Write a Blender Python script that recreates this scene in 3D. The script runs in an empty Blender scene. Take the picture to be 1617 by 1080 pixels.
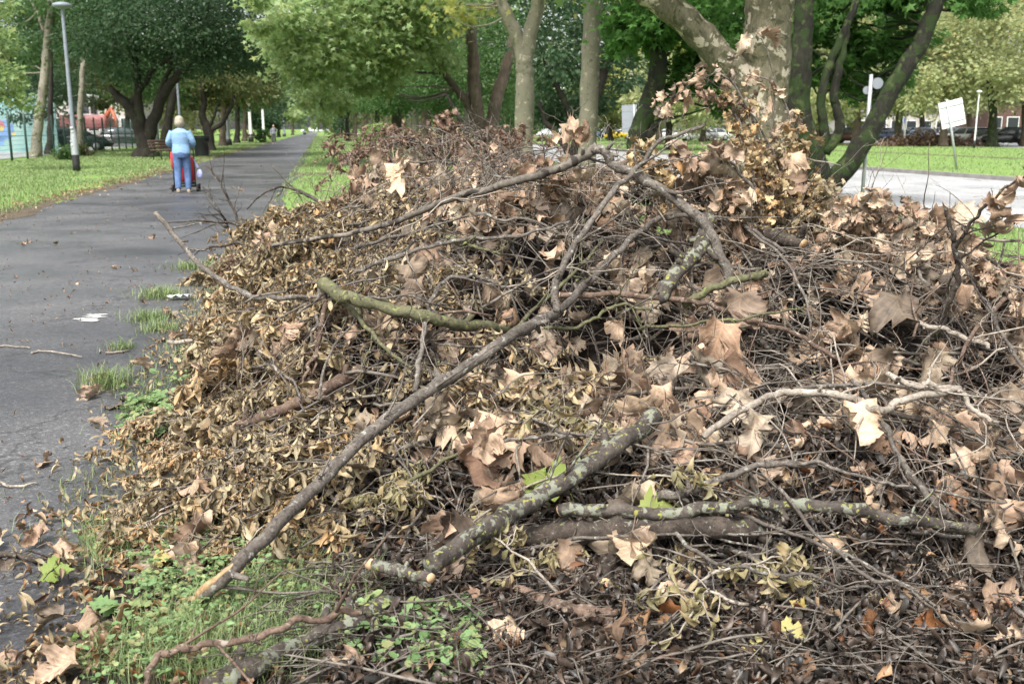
import bpy, math, random
import numpy as np
from mathutils import Vector, Matrix

SC = bpy.context.scene
COL = SC.collection
rng = np.random.default_rng(7)
random.seed(7)
R = math.radians

# ------------------------------------------------------------------ camera, sky, sun, exposure
H = 1.4
F = 1572.0
PIT = R(12.07)
cam = bpy.data.cameras.new('camera')
cam.sensor_width = 36.0
cam.lens = 36.0 * F / 1617.0
cam.clip_start = 0.05
cam.clip_end = 4000
cam.dof.use_dof = True
cam.dof.focus_distance = 4.2
cam.dof.aperture_fstop = 5.6
co = bpy.data.objects.new('camera', cam)
COL.objects.link(co)
co.location = (0, 0, H)
co.rotation_euler = (R(90) - PIT, 0, 0)
SC.camera = co

SUN_EL, SUN_AZ = R(55), R(200)          # soft overcast light from behind and to the right
world = bpy.data.worlds.new('World')
SC.world = world
world.use_nodes = True
wn, wl = world.node_tree.nodes, world.node_tree.links
wn.clear()
sky = wn.new('ShaderNodeTexSky')
sky.sky_type = 'NISHITA'
sky.sun_disc = False
sky.sun_elevation = SUN_EL
sky.sun_rotation = SUN_AZ
sky.air_density = 1.0
sky.dust_density = 4.0
hs = wn.new('ShaderNodeHueSaturation')
hs.inputs['Saturation'].default_value = 0.22
bg = wn.new('ShaderNodeBackground')
bg.inputs['Strength'].default_value = 0.12
wo = wn.new('ShaderNodeOutputWorld')
wl.new(sky.outputs[0], hs.inputs['Color'])
wl.new(hs.outputs[0], bg.inputs['Color'])
wl.new(bg.outputs[0], wo.inputs['Surface'])

sl = bpy.data.lights.new('sun', 'SUN')
sl.energy = 2.3
sl.angle = R(20)
sl.color = (1.0, 0.96, 0.9)
so = bpy.data.objects.new('sun', sl)
COL.objects.link(so)
sd = Vector((math.sin(SUN_AZ) * math.cos(SUN_EL), math.cos(SUN_AZ) * math.cos(SUN_EL), math.sin(SUN_EL)))
so.rotation_euler = sd.to_track_quat('Z', 'Y').to_euler()
so.location = (0, 0, 30)

SC.view_settings.view_transform = 'Standard'
SC.view_settings.look = 'None'
SC.view_settings.gamma = 1.0
SC.view_settings.exposure = 1.35
SC.render.engine = 'CYCLES'
SC.cycles.max_bounces = 6
SC.cycles.diffuse_bounces = 2
SC.cycles.glossy_bounces = 2
SC.cycles.transmission_bounces = 4
SC.cycles.use_denoising = True
SC.cycles.caustics_reflective = False
SC.cycles.caustics_refractive = False

# ------------------------------------------------------------------ places
CP, SP = math.cos(PIT), math.sin(PIT)
UA = math.atan(-303 / 1607.5)           # heading of the path
U = np.array([math.sin(UA), math.cos(UA)])
W = np.array([math.cos(UA), -math.sin(UA)])


def ST(s, t):
    return U * s + W * t


def to_st(x, y):
    return x * U[0] + y * U[1], x * W[0] + y * W[1]


def ray(px, py):
    x = (px - 808.5) / F
    z = -(py - 540) / F
    return np.array([x, CP + z * SP, z * CP - SP])


def PX(px, py, Y):
    r = ray(px, py)
    return np.array([0, 0, H]) + r * (Y / r[1])


def G(px, py, z=0.0):
    r = ray(px, py)
    return np.array([0, 0, H]) + r * ((z - H) / r[2])


def GX(px, Y, z=0.0):
    return np.array([(px - 808.5) / F * (Y * CP + (H - z) * SP), Y, z])


# ------------------------------------------------------------------ mesh helpers
def mesh_data(name, V, F4=None, F3=None, mats=(), smooth=True, mi=None):
    V = np.asarray(V, dtype=np.float32)
    me = bpy.data.meshes.new(name)
    n4 = 0 if F4 is None else len(F4)
    n3 = 0 if F3 is None else len(F3)
    me.vertices.add(len(V))
    me.vertices.foreach_set('co', V.ravel())
    loops = []
    if n4:
        loops.append(np.asarray(F4, dtype=np.int32).ravel())
    if n3:
        loops.append(np.asarray(F3, dtype=np.int32).ravel())
    li = np.concatenate(loops)
    me.loops.add(len(li))
    me.loops.foreach_set('vertex_index', li)
    me.polygons.add(n4 + n3)
    st = np.concatenate([np.arange(n4) * 4, n4 * 4 + np.arange(n3) * 3]).astype(np.int32)
    me.polygons.foreach_set('loop_start', st)
    me.polygons.foreach_set('use_smooth', np.full(n4 + n3, smooth, dtype=bool))
    for m in mats:
        me.materials.append(m)
    if mi is not None:
        me.polygons.foreach_set('material_index', np.asarray(mi, dtype=np.int32))
    me.update(calc_edges=True)
    me.validate()
    return me


class MB:
    """collects tubes, boxes, lathes and loose leaves into one mesh"""
    def __init__(self):
        self.V, self.F4, self.F3, self.n = [], [], [], 0
        self.A, self.hasA = [], False

    def add(self, V, F4=None, F3=None, A=None):
        V = np.asarray(V, float)
        self.A.append(np.full((len(V), 3), 9.0) if A is None else A)
        self.hasA = self.hasA or A is not None
        self.V.append(V)
        if F4 is not None and len(F4):
            self.F4.append(np.asarray(F4, int) + self.n)
        if F3 is not None and len(F3):
            self.F3.append(np.asarray(F3, int) + self.n)
        self.n += len(V)
        return self

    def tube(self, P, rad, seg=6, cap=True, sx=1.0, sy=1.0):
        P = np.asarray(P, float)
        n = len(P)
        rad = np.broadcast_to(np.asarray(rad, float), (n,))
        T = np.gradient(P, axis=0)
        T /= np.linalg.norm(T, axis=1)[:, None] + 1e-12
        a = np.array([0, 0, 1.0]) if abs(T[0, 2]) < 0.9 else np.array([1.0, 0, 0])
        N = np.zeros_like(P)
        nn = np.cross(T[0], a)
        nn /= np.linalg.norm(nn)
        for i in range(n):
            nn = nn - T[i] * np.dot(nn, T[i])
            nn /= np.linalg.norm(nn) + 1e-12
            N[i] = nn
        B = np.cross(T, N)
        an = np.arange(seg) * 2 * math.pi / seg
        ring = N[:, None, :] * (np.cos(an) * sx)[None, :, None] + B[:, None, :] * (np.sin(an) * sy)[None, :, None]
        V = (P[:, None, :] + ring * rad[:, None, None]).reshape(-1, 3)
        i = np.arange(n - 1)[:, None] * seg
        j = np.arange(seg)[None, :]
        k = (j + 1) % seg
        F4 = np.stack([i + j, i + k, i + seg + k, i + seg + j], axis=-1).reshape(-1, 4)
        F3 = None
        if cap:
            V = np.concatenate([V, P[:1], P[-1:]])
            c0, c1 = n * seg, n * seg + 1
            jj = np.arange(seg)
            kk = (jj + 1) % seg
            F3 = np.concatenate([np.stack([np.full(seg, c0), kk, jj], -1),
                                 np.stack([np.full(seg, c1), (n - 1) * seg + jj, (n - 1) * seg + kk], -1)])
        return self.add(V, F4, F3)

    def box(self, c, s, rot=0.0, bev=0.0, tilt=None):
        x, y, z = np.asarray(s, float) / 2
        b = min(bev, x * .9, y * .9, z * .9)
        if b <= 0:
            V = np.array([[i, j, k] for k in (-z, z) for j in (-y, y) for i in (-x, x)])
            F4 = [[0, 2, 3, 1], [4, 5, 7, 6], [0, 1, 5, 4], [2, 6, 7, 3], [0, 4, 6, 2], [1, 3, 7, 5]]
            F3 = None
        else:
            # rounded in plan, chamfered top and bottom
            def loop(ix, iy, zz):
                q = min(b, ix * .99, iy * .99)
                return [[ix - q, -iy, zz], [ix, -iy + q, zz], [ix, iy - q, zz], [ix - q, iy, zz],
                        [-ix + q, iy, zz], [-ix, iy - q, zz], [-ix, -iy + q, zz], [-ix + q, -iy, zz]]
            L = loop(x - b, y - b, -z) + loop(x, y, -z + b) + loop(x, y, z - b) + loop(x - b, y - b, z)
            V = np.array(L + [[0, 0, -z], [0, 0, z]])
            F4 = [[r * 8 + i, r * 8 + (i + 1) % 8, r * 8 + 8 + (i + 1) % 8, r * 8 + 8 + i] for r in range(3) for i in range(8)]
            F3 = [[32, (i + 1) % 8, i] for i in range(8)] + [[33, 24 + i, 24 + (i + 1) % 8] for i in range(8)]
        if tilt is not None:
            V = V @ np.array(tilt).T
        c_, s_ = math.cos(rot), math.sin(rot)
        V = V @ np.array([[c_, -s_, 0], [s_, c_, 0], [0, 0, 1]]).T + np.asarray(c, float)
        return self.add(V, F4, F3)

    def lathe(self, prof, c=(0, 0, 0), seg=16):
        an = np.arange(seg) * 2 * math.pi / seg
        V = np.array([[r * math.cos(a), r * math.sin(a), z] for r, z in prof for a in an]) + np.asarray(c, float)
        n = len(prof)
        F4 = [[i * seg + j, i * seg + (j + 1) % seg, (i + 1) * seg + (j + 1) % seg, (i + 1) * seg + j] for i in range(n - 1) for j in range(seg)]
        return self.add(V, F4)

    def data(self, name, mats, origin=None, smooth=True):
        V = np.concatenate(self.V)
        if origin is not None:
            V = V - np.asarray(origin, float)
        if not isinstance(mats, (list, tuple)):
            mats = [mats]
        me = mesh_data(name, V, np.concatenate(self.F4) if self.F4 else None, np.concatenate(self.F3) if self.F3 else None, mats, smooth)
        if self.hasA:
            at = me.attributes.new('blade', 'FLOAT_VECTOR', 'POINT')
            at.data.foreach_set('vector', np.concatenate(self.A).astype(np.float32).ravel())
        return me

    def build(self, name, mats, parent=None, origin=None, smooth=True, world=True):
        """world: vertices are in world coordinates; with a parent the object is placed back at its parent's base"""
        if parent is not None and world:
            origin = np.array(parent.matrix_basis.translation)
        o = bpy.data.objects.new(name, self.data(name, mats, origin, smooth))
        COL.objects.link(o)
        if parent is not None:
            o.parent = parent
        elif origin is not None:
            o.location = origin
        return o


def tag(o, label=None, cat=None, group=None, kind=None):
    if label:
        o['label'] = label
    if cat:
        o['category'] = cat
    if group:
        o['group'] = group
    if kind:
        o['kind'] = kind
    return o


def empty(name, loc, label=None, cat=None, group=None, rz=0.0):
    o = bpy.data.objects.new(name, None)
    COL.objects.link(o)
    o.location = tuple(loc)
    o.rotation_euler = (0, 0, rz)
    o.empty_display_size = 0.1
    return tag(o, label, cat, group)


def copy_tree(o, parent=None):
    c = o.copy()
    COL.objects.link(c)
    if parent is not None:
        c.parent = parent
    for ch in list(o.children):
        copy_tree(ch, c)
    return c


def spline(P, n):
    """Catmull-Rom through P, n points"""
    P = np.asarray(P, float)
    if len(P) == 2:
        t = np.linspace(0, 1, n)[:, None]
        return P[0] * (1 - t) + P[1] * t
    Q = np.concatenate([[2 * P[0] - P[1]], P, [2 * P[-1] - P[-2]]])
    m = len(P) - 1
    out = []
    for x in np.linspace(0, m - 1e-6, n):
        i = int(x)
        t = x - i
        a, b, c, d = Q[i], Q[i + 1], Q[i + 2], Q[i + 3]
        out.append(0.5 * ((2 * b) + (c - a) * t + (2 * a - 5 * b + 4 * c - d) * t * t + (3 * b - a - 3 * c + d) * t ** 3))
    return np.array(out)


def rough(P, amp):
    """small kinks along a stick"""
    n = len(P)
    k = rng.normal(0, 1, (n, 3))
    k[1:-1] = (k[:-2] + 2 * k[1:-1] + k[2:]) / 4
    k[0] = k[-1] = 0
    return P + k * amp


# ------------------------------------------------------------------ materials
def new_mat(name):
    m = bpy.data.materials.new(name)
    m.use_nodes = True
    nt = m.node_tree
    return m, nt.nodes, nt.links, nt.nodes['Principled BSDF']


def plain(name, col, rough_=0.6, metal=0.0, var=0.12, scale=30.0, spec=0.5, bump=0.0):
    m, n, l, p = new_mat(name)
    tc = n.new('ShaderNodeTexCoord')
    nz = n.new('ShaderNodeTexNoise')
    nz.inputs['Scale'].default_value = scale
    nz.inputs['Detail'].default_value = 5
    l.new(tc.outputs['Object'], nz.inputs['Vector'])
    cr = n.new('ShaderNodeValToRGB')
    cr.color_ramp.elements[0].position = 0.3
    cr.color_ramp.elements[1].position = 0.7
    cr.color_ramp.elements[0].color = (*[c * (1 - var) for c in col], 1)
    cr.color_ramp.elements[1].color = (*[min(1, c * (1 + var)) for c in col], 1)
    l.new(nz.outputs['Fac'], cr.inputs['Fac'])
    l.new(cr.outputs['Color'], p.inputs['Base Color'])
    p.inputs['Roughness'].default_value = rough_
    p.inputs['Metallic'].default_value = metal
    p.inputs['Specular IOR Level'].default_value = spec
    if bump:
        b = n.new('ShaderNodeBump')
        b.inputs['Strength'].default_value = bump
        b.inputs['Distance'].default_value = 0.01
        l.new(nz.outputs['Fac'], b.inputs['Height'])
        l.new(b.outputs[0], p.inputs['Normal'])
    return m


def ramp(n, stops):
    cr = n.new('ShaderNodeValToRGB')
    e = cr.color_ramp.elements
    while len(e) > 1:
        e.remove(e[-1])
    e[0].position = stops[0][0]
    e[0].color = (*stops[0][1], 1)
    for pos, c in stops[1:]:
        x = e.new(pos)
        x.color = (*c, 1)
    return cr


def leaf_mat(name, cols, transl=0.3, rough_=0.55, mottled=0.0, scale=40.0, back=None, spec=0.4, veins=False):
    """every loose leaf of the mesh takes its own colour out of cols; mottled adds darker blotches; back is the paler underside"""
    m, n, l, p = new_mat(name)
    ge = n.new('ShaderNodeNewGeometry')
    oi = n.new('ShaderNodeObjectInfo')
    ad = n.new('ShaderNodeMath')
    ad.operation = 'ADD'
    l.new(ge.outputs['Random Per Island'], ad.inputs[0])
    l.new(oi.outputs['Random'], ad.inputs[1])
    fr = n.new('ShaderNodeMath')
    fr.operation = 'FRACT'
    l.new(ad.outputs[0], fr.inputs[0])
    k = len(cols)
    cr = ramp(n, [(i / max(1, k - 1), c) for i, c in enumerate(cols)])
    l.new(fr.outputs[0], cr.inputs['Fac'])
    out = cr.outputs['Color']
    if back is not None:
        mx = n.new('ShaderNodeMix')
        mx.data_type = 'RGBA'
        mx.blend_type = 'MULTIPLY'
        l.new(ge.outputs['Backfacing'], mx.inputs['Factor'])
        l.new(out, mx.inputs['A'])
        mx.inputs['B'].default_value = (*back, 1)
        out = mx.outputs['Result']
    if mottled:
        tc = n.new('ShaderNodeTexCoord')
        nz = n.new('ShaderNodeTexNoise')
        nz.inputs['Scale'].default_value = scale
        nz.inputs['Detail'].default_value = 6
        nz.inputs['Roughness'].default_value = 0.65
        l.new(tc.outputs['Object'], nz.inputs['Vector'])
        r2 = ramp(n, [(0.30, (1 - mottled,) * 3), (0.42, (1 - mottled * .35,) * 3), (0.52, (1, 1, 1)), (0.72, (1 + mottled * .35,) * 3)])
        l.new(nz.outputs['Fac'], r2.inputs['Fac'])
        mx = n.new('ShaderNodeMix')
        mx.data_type = 'RGBA'
        mx.blend_type = 'MULTIPLY'
        mx.inputs['Factor'].default_value = 1
        l.new(out, mx.inputs['A'])
        l.new(r2.outputs['Color'], mx.inputs['B'])
        out = mx.outputs['Result']
        b = n.new('ShaderNodeBump')
        b.inputs['Strength'].default_value = 0.5
        b.inputs['Distance'].default_value = 0.004
        l.new(nz.outputs['Fac'], b.inputs['Height'])
        l.new(b.outputs[0], p.inputs['Normal'])
    if veins:
        at = n.new('ShaderNodeAttribute')
        at.attribute_name = 'blade'
        sp = n.new('ShaderNodeSeparateXYZ')
        l.new(at.outputs['Vector'], sp.inputs[0])

        def mt(op, a, b=None):
            q = n.new('ShaderNodeMath')
            q.operation = op
            for k_, v_ in enumerate((a, b)):
                if v_ is None:
                    continue
                if isinstance(v_, (int, float)):
                    q.inputs[k_].default_value = v_
                else:
                    l.new(v_, q.inputs[k_])
            return q.outputs[0]
        ax = mt('ABSOLUTE', sp.outputs[0])
        dist_ = None
        for a_ in (0.0, 1.02, 1.9):
            d_ = mt('ABSOLUTE', mt('SUBTRACT', mt('MULTIPLY', ax, math.cos(a_)), mt('MULTIPLY', sp.outputs[1], math.sin(a_))))
            dist_ = d_ if dist_ is None else mt('MINIMUM', dist_, d_)
        # side veins off the midrib
        sv = mt('ABSOLUTE', mt('SUBTRACT', mt('FRACT', mt('MULTIPLY', mt('SUBTRACT', sp.outputs[1], mt('MULTIPLY', ax, .8)), 6.0)), .5))
        dist_ = mt('MINIMUM', dist_, mt('ADD', mt('MULTIPLY', sv, .16), .006))
        vr = ramp(n, [(0.0, (1, 1, 1)), (0.012, (.8,) * 3), (0.03, (0, 0, 0))])
        l.new(dist_, vr.inputs['Fac'])
        mx = n.new('ShaderNodeMix')
        mx.data_type = 'RGBA'
        mx.blend_type = 'MULTIPLY'
        l.new(vr.outputs['Color'], mx.inputs['Factor'])
        l.new(out, mx.inputs['A'])
        mx.inputs['B'].default_value = (1.32, 1.28, 1.2, 1)
        out = mx.outputs['Result']
    l.new(out, p.inputs['Base Color'])
    p.inputs['Roughness'].default_value = rough_
    p.inputs['Specular IOR Level'].default_value = spec
    if transl:
        tr = n.new('ShaderNodeBsdfTranslucent')
        l.new(out, tr.inputs['Color'])
        ms = n.new('ShaderNodeMixShader')
        ms.inputs['Fac'].default_value = transl
        l.new(p.outputs[0], ms.inputs[1])
        l.new(tr.outputs[0], ms.inputs[2])
        l.new(ms.outputs[0], n['Material Output'].inputs['Surface'])
    return m


def bark_mat(name, c0, c1, scale=20.0, stretch=0.25, patch=None, patch_lo=0.58, patch_scale=6.0, patch2=None, patch2_lo=0.64, bump=0.6, rough_=0.85, dist=0.01, axis=2):
    """bark: fine ridges c0..c1 with optional patches (lichen, moss, flaked pale bark)"""
    m, n, l, p = new_mat(name)
    tc = n.new('ShaderNodeTexCoord')
    mp = n.new('ShaderNodeMapping')
    s = [1, 1, 1]
    s[axis] = stretch
    mp.inputs['Scale'].default_value = s
    l.new(tc.outputs['Object'], mp.inputs['Vector'])
    nz = n.new('ShaderNodeTexNoise')
    nz.inputs['Scale'].default_value = scale
    nz.inputs['Detail'].default_value = 8
    nz.inputs['Roughness'].default_value = 0.7
    l.new(mp.outputs[0], nz.inputs['Vector'])
    lo_ = n.new('ShaderNodeTexNoise')
    lo_.inputs['Scale'].default_value = scale * .14
    lo_.inputs['Detail'].default_value = 3
    l.new(tc.outputs['Object'], lo_.inputs['Vector'])
    mm = n.new('ShaderNodeMix')
    mm.inputs['Factor'].default_value = .4
    l.new(nz.outputs['Fac'], mm.inputs[2])
    l.new(lo_.outputs['Fac'], mm.inputs[3])
    cr = ramp(n, [(0.36, c0), (0.5, tuple((u * .6 + v * .4) for u, v in zip(c0, c1))), (0.64, c1)])
    l.new(mm.outputs[0], cr.inputs['Fac'])
    out = cr.outputs['Color']
    for q, (pc, lo, sc_) in enumerate(((patch, patch_lo, patch_scale), (patch2, patch2_lo, patch_scale * 1.7))):
        if pc is None:
            continue
        n2 = n.new('ShaderNodeTexNoise')
        n2.inputs['Scale'].default_value = sc_
        n2.inputs['Detail'].default_value = 7
        n2.inputs['Roughness'].default_value = 0.6
        n2.inputs['Distortion'].default_value = 0.4
        mp2 = n.new('ShaderNodeMapping')
        mp2.inputs['Location'].default_value = (q * 7.3, q * 3.1, q * 5.7)
        l.new(tc.outputs['Object'], mp2.inputs['Vector'])
        l.new(mp2.outputs[0], n2.inputs['Vector'])
        r2 = ramp(n, [(lo, (0, 0, 0)), (lo + 0.03, (1, 1, 1))])
        l.new(n2.outputs['Fac'], r2.inputs['Fac'])
        mx = n.new('ShaderNodeMix')
        mx.data_type = 'RGBA'
        l.new(r2.outputs['Color'], mx.inputs['Factor'])
        l.new(out, mx.inputs['A'])
        mx.inputs['B'].default_value = (*pc, 1)
        out = mx.outputs['Result']
    l.new(out, p.inputs['Base Color'])
    p.inputs['Roughness'].default_value = rough_
    p.inputs['Specular IOR Level'].default_value = 0.3
    b = n.new('ShaderNodeBump')
    b.inputs['Strength'].default_value = bump
    b.inputs['Distance'].default_value = dist
    l.new(nz.outputs['Fac'], b.inputs['Height'])
    l.new(b.outputs[0], p.inputs['Normal'])
    return m


M = {}
# sticks of the pile
M['bark_dark'] = bark_mat('dark_wet_bark', (0.016, 0.012, 0.010), (0.095, 0.075, 0.06), 75, 1, (0.17, 0.19, 0.07), 0.64, 30, (0.17, 0.18, 0.15), 0.60, 0.9, dist=0.006)
M['bark_grey'] = bark_mat('grey_bark', (0.045, 0.037, 0.031), (0.20, 0.175, 0.15), 85, 1, (0.25, 0.25, 0.22), 0.60, 34, (0.05, 0.04, 0.033), 0.58, 0.8, dist=0.005)
M['bark_twig'] = bark_mat('thin_grey_twig_bark', (0.055, 0.046, 0.038), (0.215, 0.19, 0.16), 40, 1, (0.035, 0.029, 0.024), 0.54, 9, None, 0.6, 0.4, dist=0.003)
M['bark_pale'] = bark_mat('pale_bark', (0.13, 0.11, 0.09), (0.42, 0.37, 0.31), 90, 1, (0.09, 0.075, 0.06), 0.60, 38, None, 0.7, 0.6, dist=0.004)
M['bark_brown'] = bark_mat('red_brown_bark', (0.045, 0.028, 0.02), (0.20, 0.14, 0.105), 80, 1, (0.26, 0.22, 0.18), 0.60, 30, (0.03, 0.022, 0.018), 0.6, 0.6, dist=0.004)
M['bark_green'] = bark_mat('green_bark', (0.05, 0.05, 0.026), (0.16, 0.155, 0.085), 60, 1, (0.18, 0.205, 0.07), 0.60, 24, (0.045, 0.036, 0.028), 0.58, 0.7, dist=0.005)
M['bark_lichen'] = bark_mat('lichen_bark', (0.022, 0.018, 0.015), (0.12, 0.10, 0.085), 60, 1, (0.19, 0.20, 0.155), 0.545, 26, (0.25, 0.25, 0.065), 0.60, 1.0, dist=0.008)
M['wood'] = plain('split_wood', (0.31, 0.20, 0.105), 0.7, var=0.35, scale=60, bump=0.4)
M['cut'] = plain('sawn_wood', (0.50, 0.33, 0.19), 0.75, var=0.2, scale=90)
# leaves of the pile
TAN = [(0.31, 0.21, 0.098), (0.22, 0.15, 0.072), (0.38, 0.27, 0.135), (0.13, 0.085, 0.042), (0.30, 0.225, 0.12), (0.09, 0.058, 0.03), (0.33, 0.19, 0.075), (0.37, 0.285, 0.155), (0.18, 0.125, 0.062), (0.24, 0.19, 0.10), (0.12, 0.075, 0.04)]
PLN = [(0.33, 0.195, 0.125), (0.24, 0.135, 0.085), (0.43, 0.28, 0.18), (0.17, 0.085, 0.05), (0.36, 0.23, 0.155), (0.29, 0.155, 0.085), (0.13, 0.07, 0.042), (0.40, 0.255, 0.16), (0.26, 0.17, 0.12)]
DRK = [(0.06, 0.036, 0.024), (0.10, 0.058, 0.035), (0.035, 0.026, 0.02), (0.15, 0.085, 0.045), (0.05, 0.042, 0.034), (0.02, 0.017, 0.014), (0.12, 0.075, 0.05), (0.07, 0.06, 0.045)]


def dry(cols, k, g=1.0):
    out = []
    for c in cols:
        m_ = sum(c) / 3
        out.append(tuple(g * (v * (1 - k) + m_ * k) for v in c))
    return out


PLN += [(0.085, 0.052, 0.036), (0.40, 0.29, 0.20), (0.20, 0.145, 0.11), (0.055, 0.035, 0.026), (0.30, 0.215, 0.145)]
TAN2 = dry([(r * .92, g * 1.0, b * 1.05) for r, g, b in TAN], .18, 1.3)
TAN, PLN = dry(TAN, .10, 1.3), dry([(r, g * 1.07, b * .95) for r, g, b in PLN], .33, 1.2)
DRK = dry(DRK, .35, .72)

M['tan'] = leaf_mat('dry_tan_leaf', TAN, 0.16, 0.5, 0.35, 60, (1.12, 1.08, 1.05))
M['plane'] = leaf_mat('dry_plane_leaf', PLN, 0.12, 0.62, 0.6, 22, (1.2, 1.18, 1.2), .25, True)
M['tan_grey'] = leaf_mat('dry_grey_tan_leaf', TAN2, 0.14, 0.5, 0.4, 60, (1.1, 1.08, 1.05))
M['plane_one'] = leaf_mat('dry_plane_leaf_single', PLN, 0.12, 0.62, 0.6, 4.5, (1.2, 1.18, 1.2), .25, True)
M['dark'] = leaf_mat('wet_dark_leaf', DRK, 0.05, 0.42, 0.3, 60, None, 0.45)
M['mix'] = leaf_mat('litter_leaf', [(0.30, 0.18, 0.09), (0.10, 0.055, 0.035), (0.36, 0.22, 0.12), (0.16, 0.08, 0.04), (0.24, 0.10, 0.04), (0.07, 0.045, 0.03), (0.40, 0.28, 0.17)], 0.12, 0.45, 0.35, 50)
M['olive'] = leaf_mat('withered_olive_leaf', [(0.24, 0.21, 0.10), (0.32, 0.27, 0.14), (0.16, 0.15, 0.08), (0.36, 0.30, 0.17), (0.22, 0.16, 0.075)], 0.2, 0.5, 0.3, 60)
M['rust'] = leaf_mat('rust_leaf', [(0.15, 0.085, 0.058), (0.23, 0.145, 0.10), (0.085, 0.052, 0.038), (0.28, 0.19, 0.135), (0.19, 0.125, 0.07)], 0.2, 0.5, 0.35, 40)
M['yellow'] = leaf_mat('yellow_leaf', [(0.42, 0.32, 0.09), (0.42, 0.38, 0.15)], 0.25, 0.45, 0.2, 50)
M['freshleaf'] = leaf_mat('green_plane_leaf', [(0.20, 0.27, 0.06), (0.26, 0.30, 0.08)], 0.3, 0.45, 0.2, 40)
# living green
M['grass'] = leaf_mat('grass_blade', [(0.17, 0.25, 0.095), (0.23, 0.32, 0.13), (0.13, 0.20, 0.07), (0.30, 0.36, 0.17), (0.20, 0.29, 0.11), (0.32, 0.31, 0.16)], 0.35, 0.5)
M['weed'] = leaf_mat('weed_leaf', [(0.17, 0.29, 0.11), (0.24, 0.36, 0.16), (0.12, 0.21, 0.08), (0.30, 0.38, 0.16), (0.26, 0.27, 0.12)], 0.35, 0.45, 0.15, 80)
GRN = dict(
    dark=[(0.042, 0.090, 0.042), (0.060, 0.118, 0.056), (0.095, 0.155, 0.085), (0.048, 0.098, 0.038), (0.13, 0.19, 0.11)],
    mid=[(0.065, 0.135, 0.042), (0.09, 0.17, 0.056), (0.12, 0.21, 0.07), (0.075, 0.145, 0.046)],
    olive=[(0.085, 0.115, 0.04), (0.12, 0.15, 0.055), (0.15, 0.175, 0.065), (0.14, 0.12, 0.05)],
    light=[(0.25, 0.37, 0.14), (0.34, 0.45, 0.21), (0.43, 0.52, 0.29), (0.22, 0.34, 0.12), (0.40, 0.44, 0.18), (0.16, 0.26, 0.09)],
    pale=[(0.33, 0.385, 0.19), (0.40, 0.45, 0.24), (0.46, 0.47, 0.24), (0.34, 0.40, 0.21), (0.47, 0.41, 0.19)],
    maple=[(0.055, 0.14, 0.03), (0.08, 0.185, 0.042), (0.115, 0.235, 0.06), (0.065, 0.15, 0.034)],
    yellow=[(0.27, 0.33, 0.10), (0.38, 0.36, 0.10), (0.22, 0.30, 0.09)])
for k, v in GRN.items():
    M['lf_' + k] = leaf_mat('foliage_' + k, v, 0.55, 0.5, spec=.2)
# trunks
M['tr_dark'] = bark_mat('dark_tree_bark', (0.012, 0.010, 0.008), (0.045, 0.038, 0.03), 14, 0.2, (0.03, 0.045, 0.014), 0.60, 2.5, bump=0.8, dist=0.03)
M['tr_brown'] = bark_mat('brown_tree_bark', (0.05, 0.038, 0.028), (0.17, 0.13, 0.10), 14, 0.25, (0.05, 0.07, 0.02), 0.62, 2.5, bump=0.8, dist=0.03)
M['tr_grey'] = bark_mat('smooth_grey_plane_bark', (0.13, 0.125, 0.09), (0.24, 0.22, 0.165), 5, 0.5, (0.33, 0.30, 0.22), 0.60, 7, (0.10, 0.095, 0.06), 0.60, 0.25, dist=0.01)
M['tr_plane'] = bark_mat('flaking_plane_bark', (0.055, 0.052, 0.030), (0.19, 0.165, 0.115), 18, 0.4, (0.38, 0.33, 0.265), 0.545, 5.5, (0.055, 0.055, 0.028), 0.55, 1.0, dist=0.025)
M['tr_limb'] = bark_mat('spotted_plane_bark', (0.11, 0.095, 0.06), (0.21, 0.18, 0.12), 12, 0.6, (0.32, 0.28, 0.20), 0.62, 12, (0.06, 0.05, 0.035), 0.60, 0.5, dist=0.015)
M['tr_moss'] = bark_mat('mossy_bark', (0.008, 0.008, 0.006), (0.028, 0.027, 0.017), 16, 0.3, (0.022, 0.038, 0.010), 0.50, 3.2, (0.05, 0.068, 0.022), 0.58, 1.0, dist=0.05)
M['tr_pale'] = bark_mat('pale_trunk_bark', (0.13, 0.12, 0.09), (0.34, 0.31, 0.25), 10, 0.4, (0.07, 0.085, 0.03), 0.56, 3.0, (0.05, 0.045, 0.035), 0.63, 0.5, dist=0.02)
# made things
M['steel'] = plain('galvanised_steel', (0.36, 0.38, 0.40), 0.45, 0.3, 0.12, 12)
M['polewhite'] = plain('white_pole_paint', (0.66, 0.67, 0.66), 0.5, 0, 0.15, 14)
M['polegrey'] = plain('grey_pole_paint', (0.19, 0.215, 0.25), 0.5, 0, 0.12, 9)
M['black'] = plain('black_paint', (0.02, 0.02, 0.022), 0.5)
M['rubber'] = plain('tyre_rubber', (0.018, 0.018, 0.018), 0.8)
M['glass'] = plain('dark_car_glass', (0.07, 0.08, 0.09), 0.08, 0, 0.05, spec=0.8)
M['rim'] = plain('wheel_rim', (0.45, 0.46, 0.47), 0.35, 0.6)
M['redlamp'] = plain('red_lamp_glass', (0.35, 0.02, 0.02), 0.2)
M['whitelamp'] = plain('clear_lamp_glass', (0.75, 0.75, 0.74), 0.15)
M['fence'] = plain('dark_green_fence_paint', (0.012, 0.045, 0.032), 0.5)
M['signwhite'] = plain('white_sign_back', (0.78, 0.79, 0.80), 0.5, 0, 0.06, 4)
M['signgrey'] = plain('grey_sign_back', (0.22, 0.24, 0.27), 0.5, 0, 0.08, 4)
M['blue'] = plain('blue_sign', (0.03, 0.12, 0.5), 0.5)
M['orange'] = plain('orange_paint', (0.40, 0.11, 0.05), 0.5)
M['redpaint'] = plain('red_paint', (0.40, 0.16, 0.15), 0.5)
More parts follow.
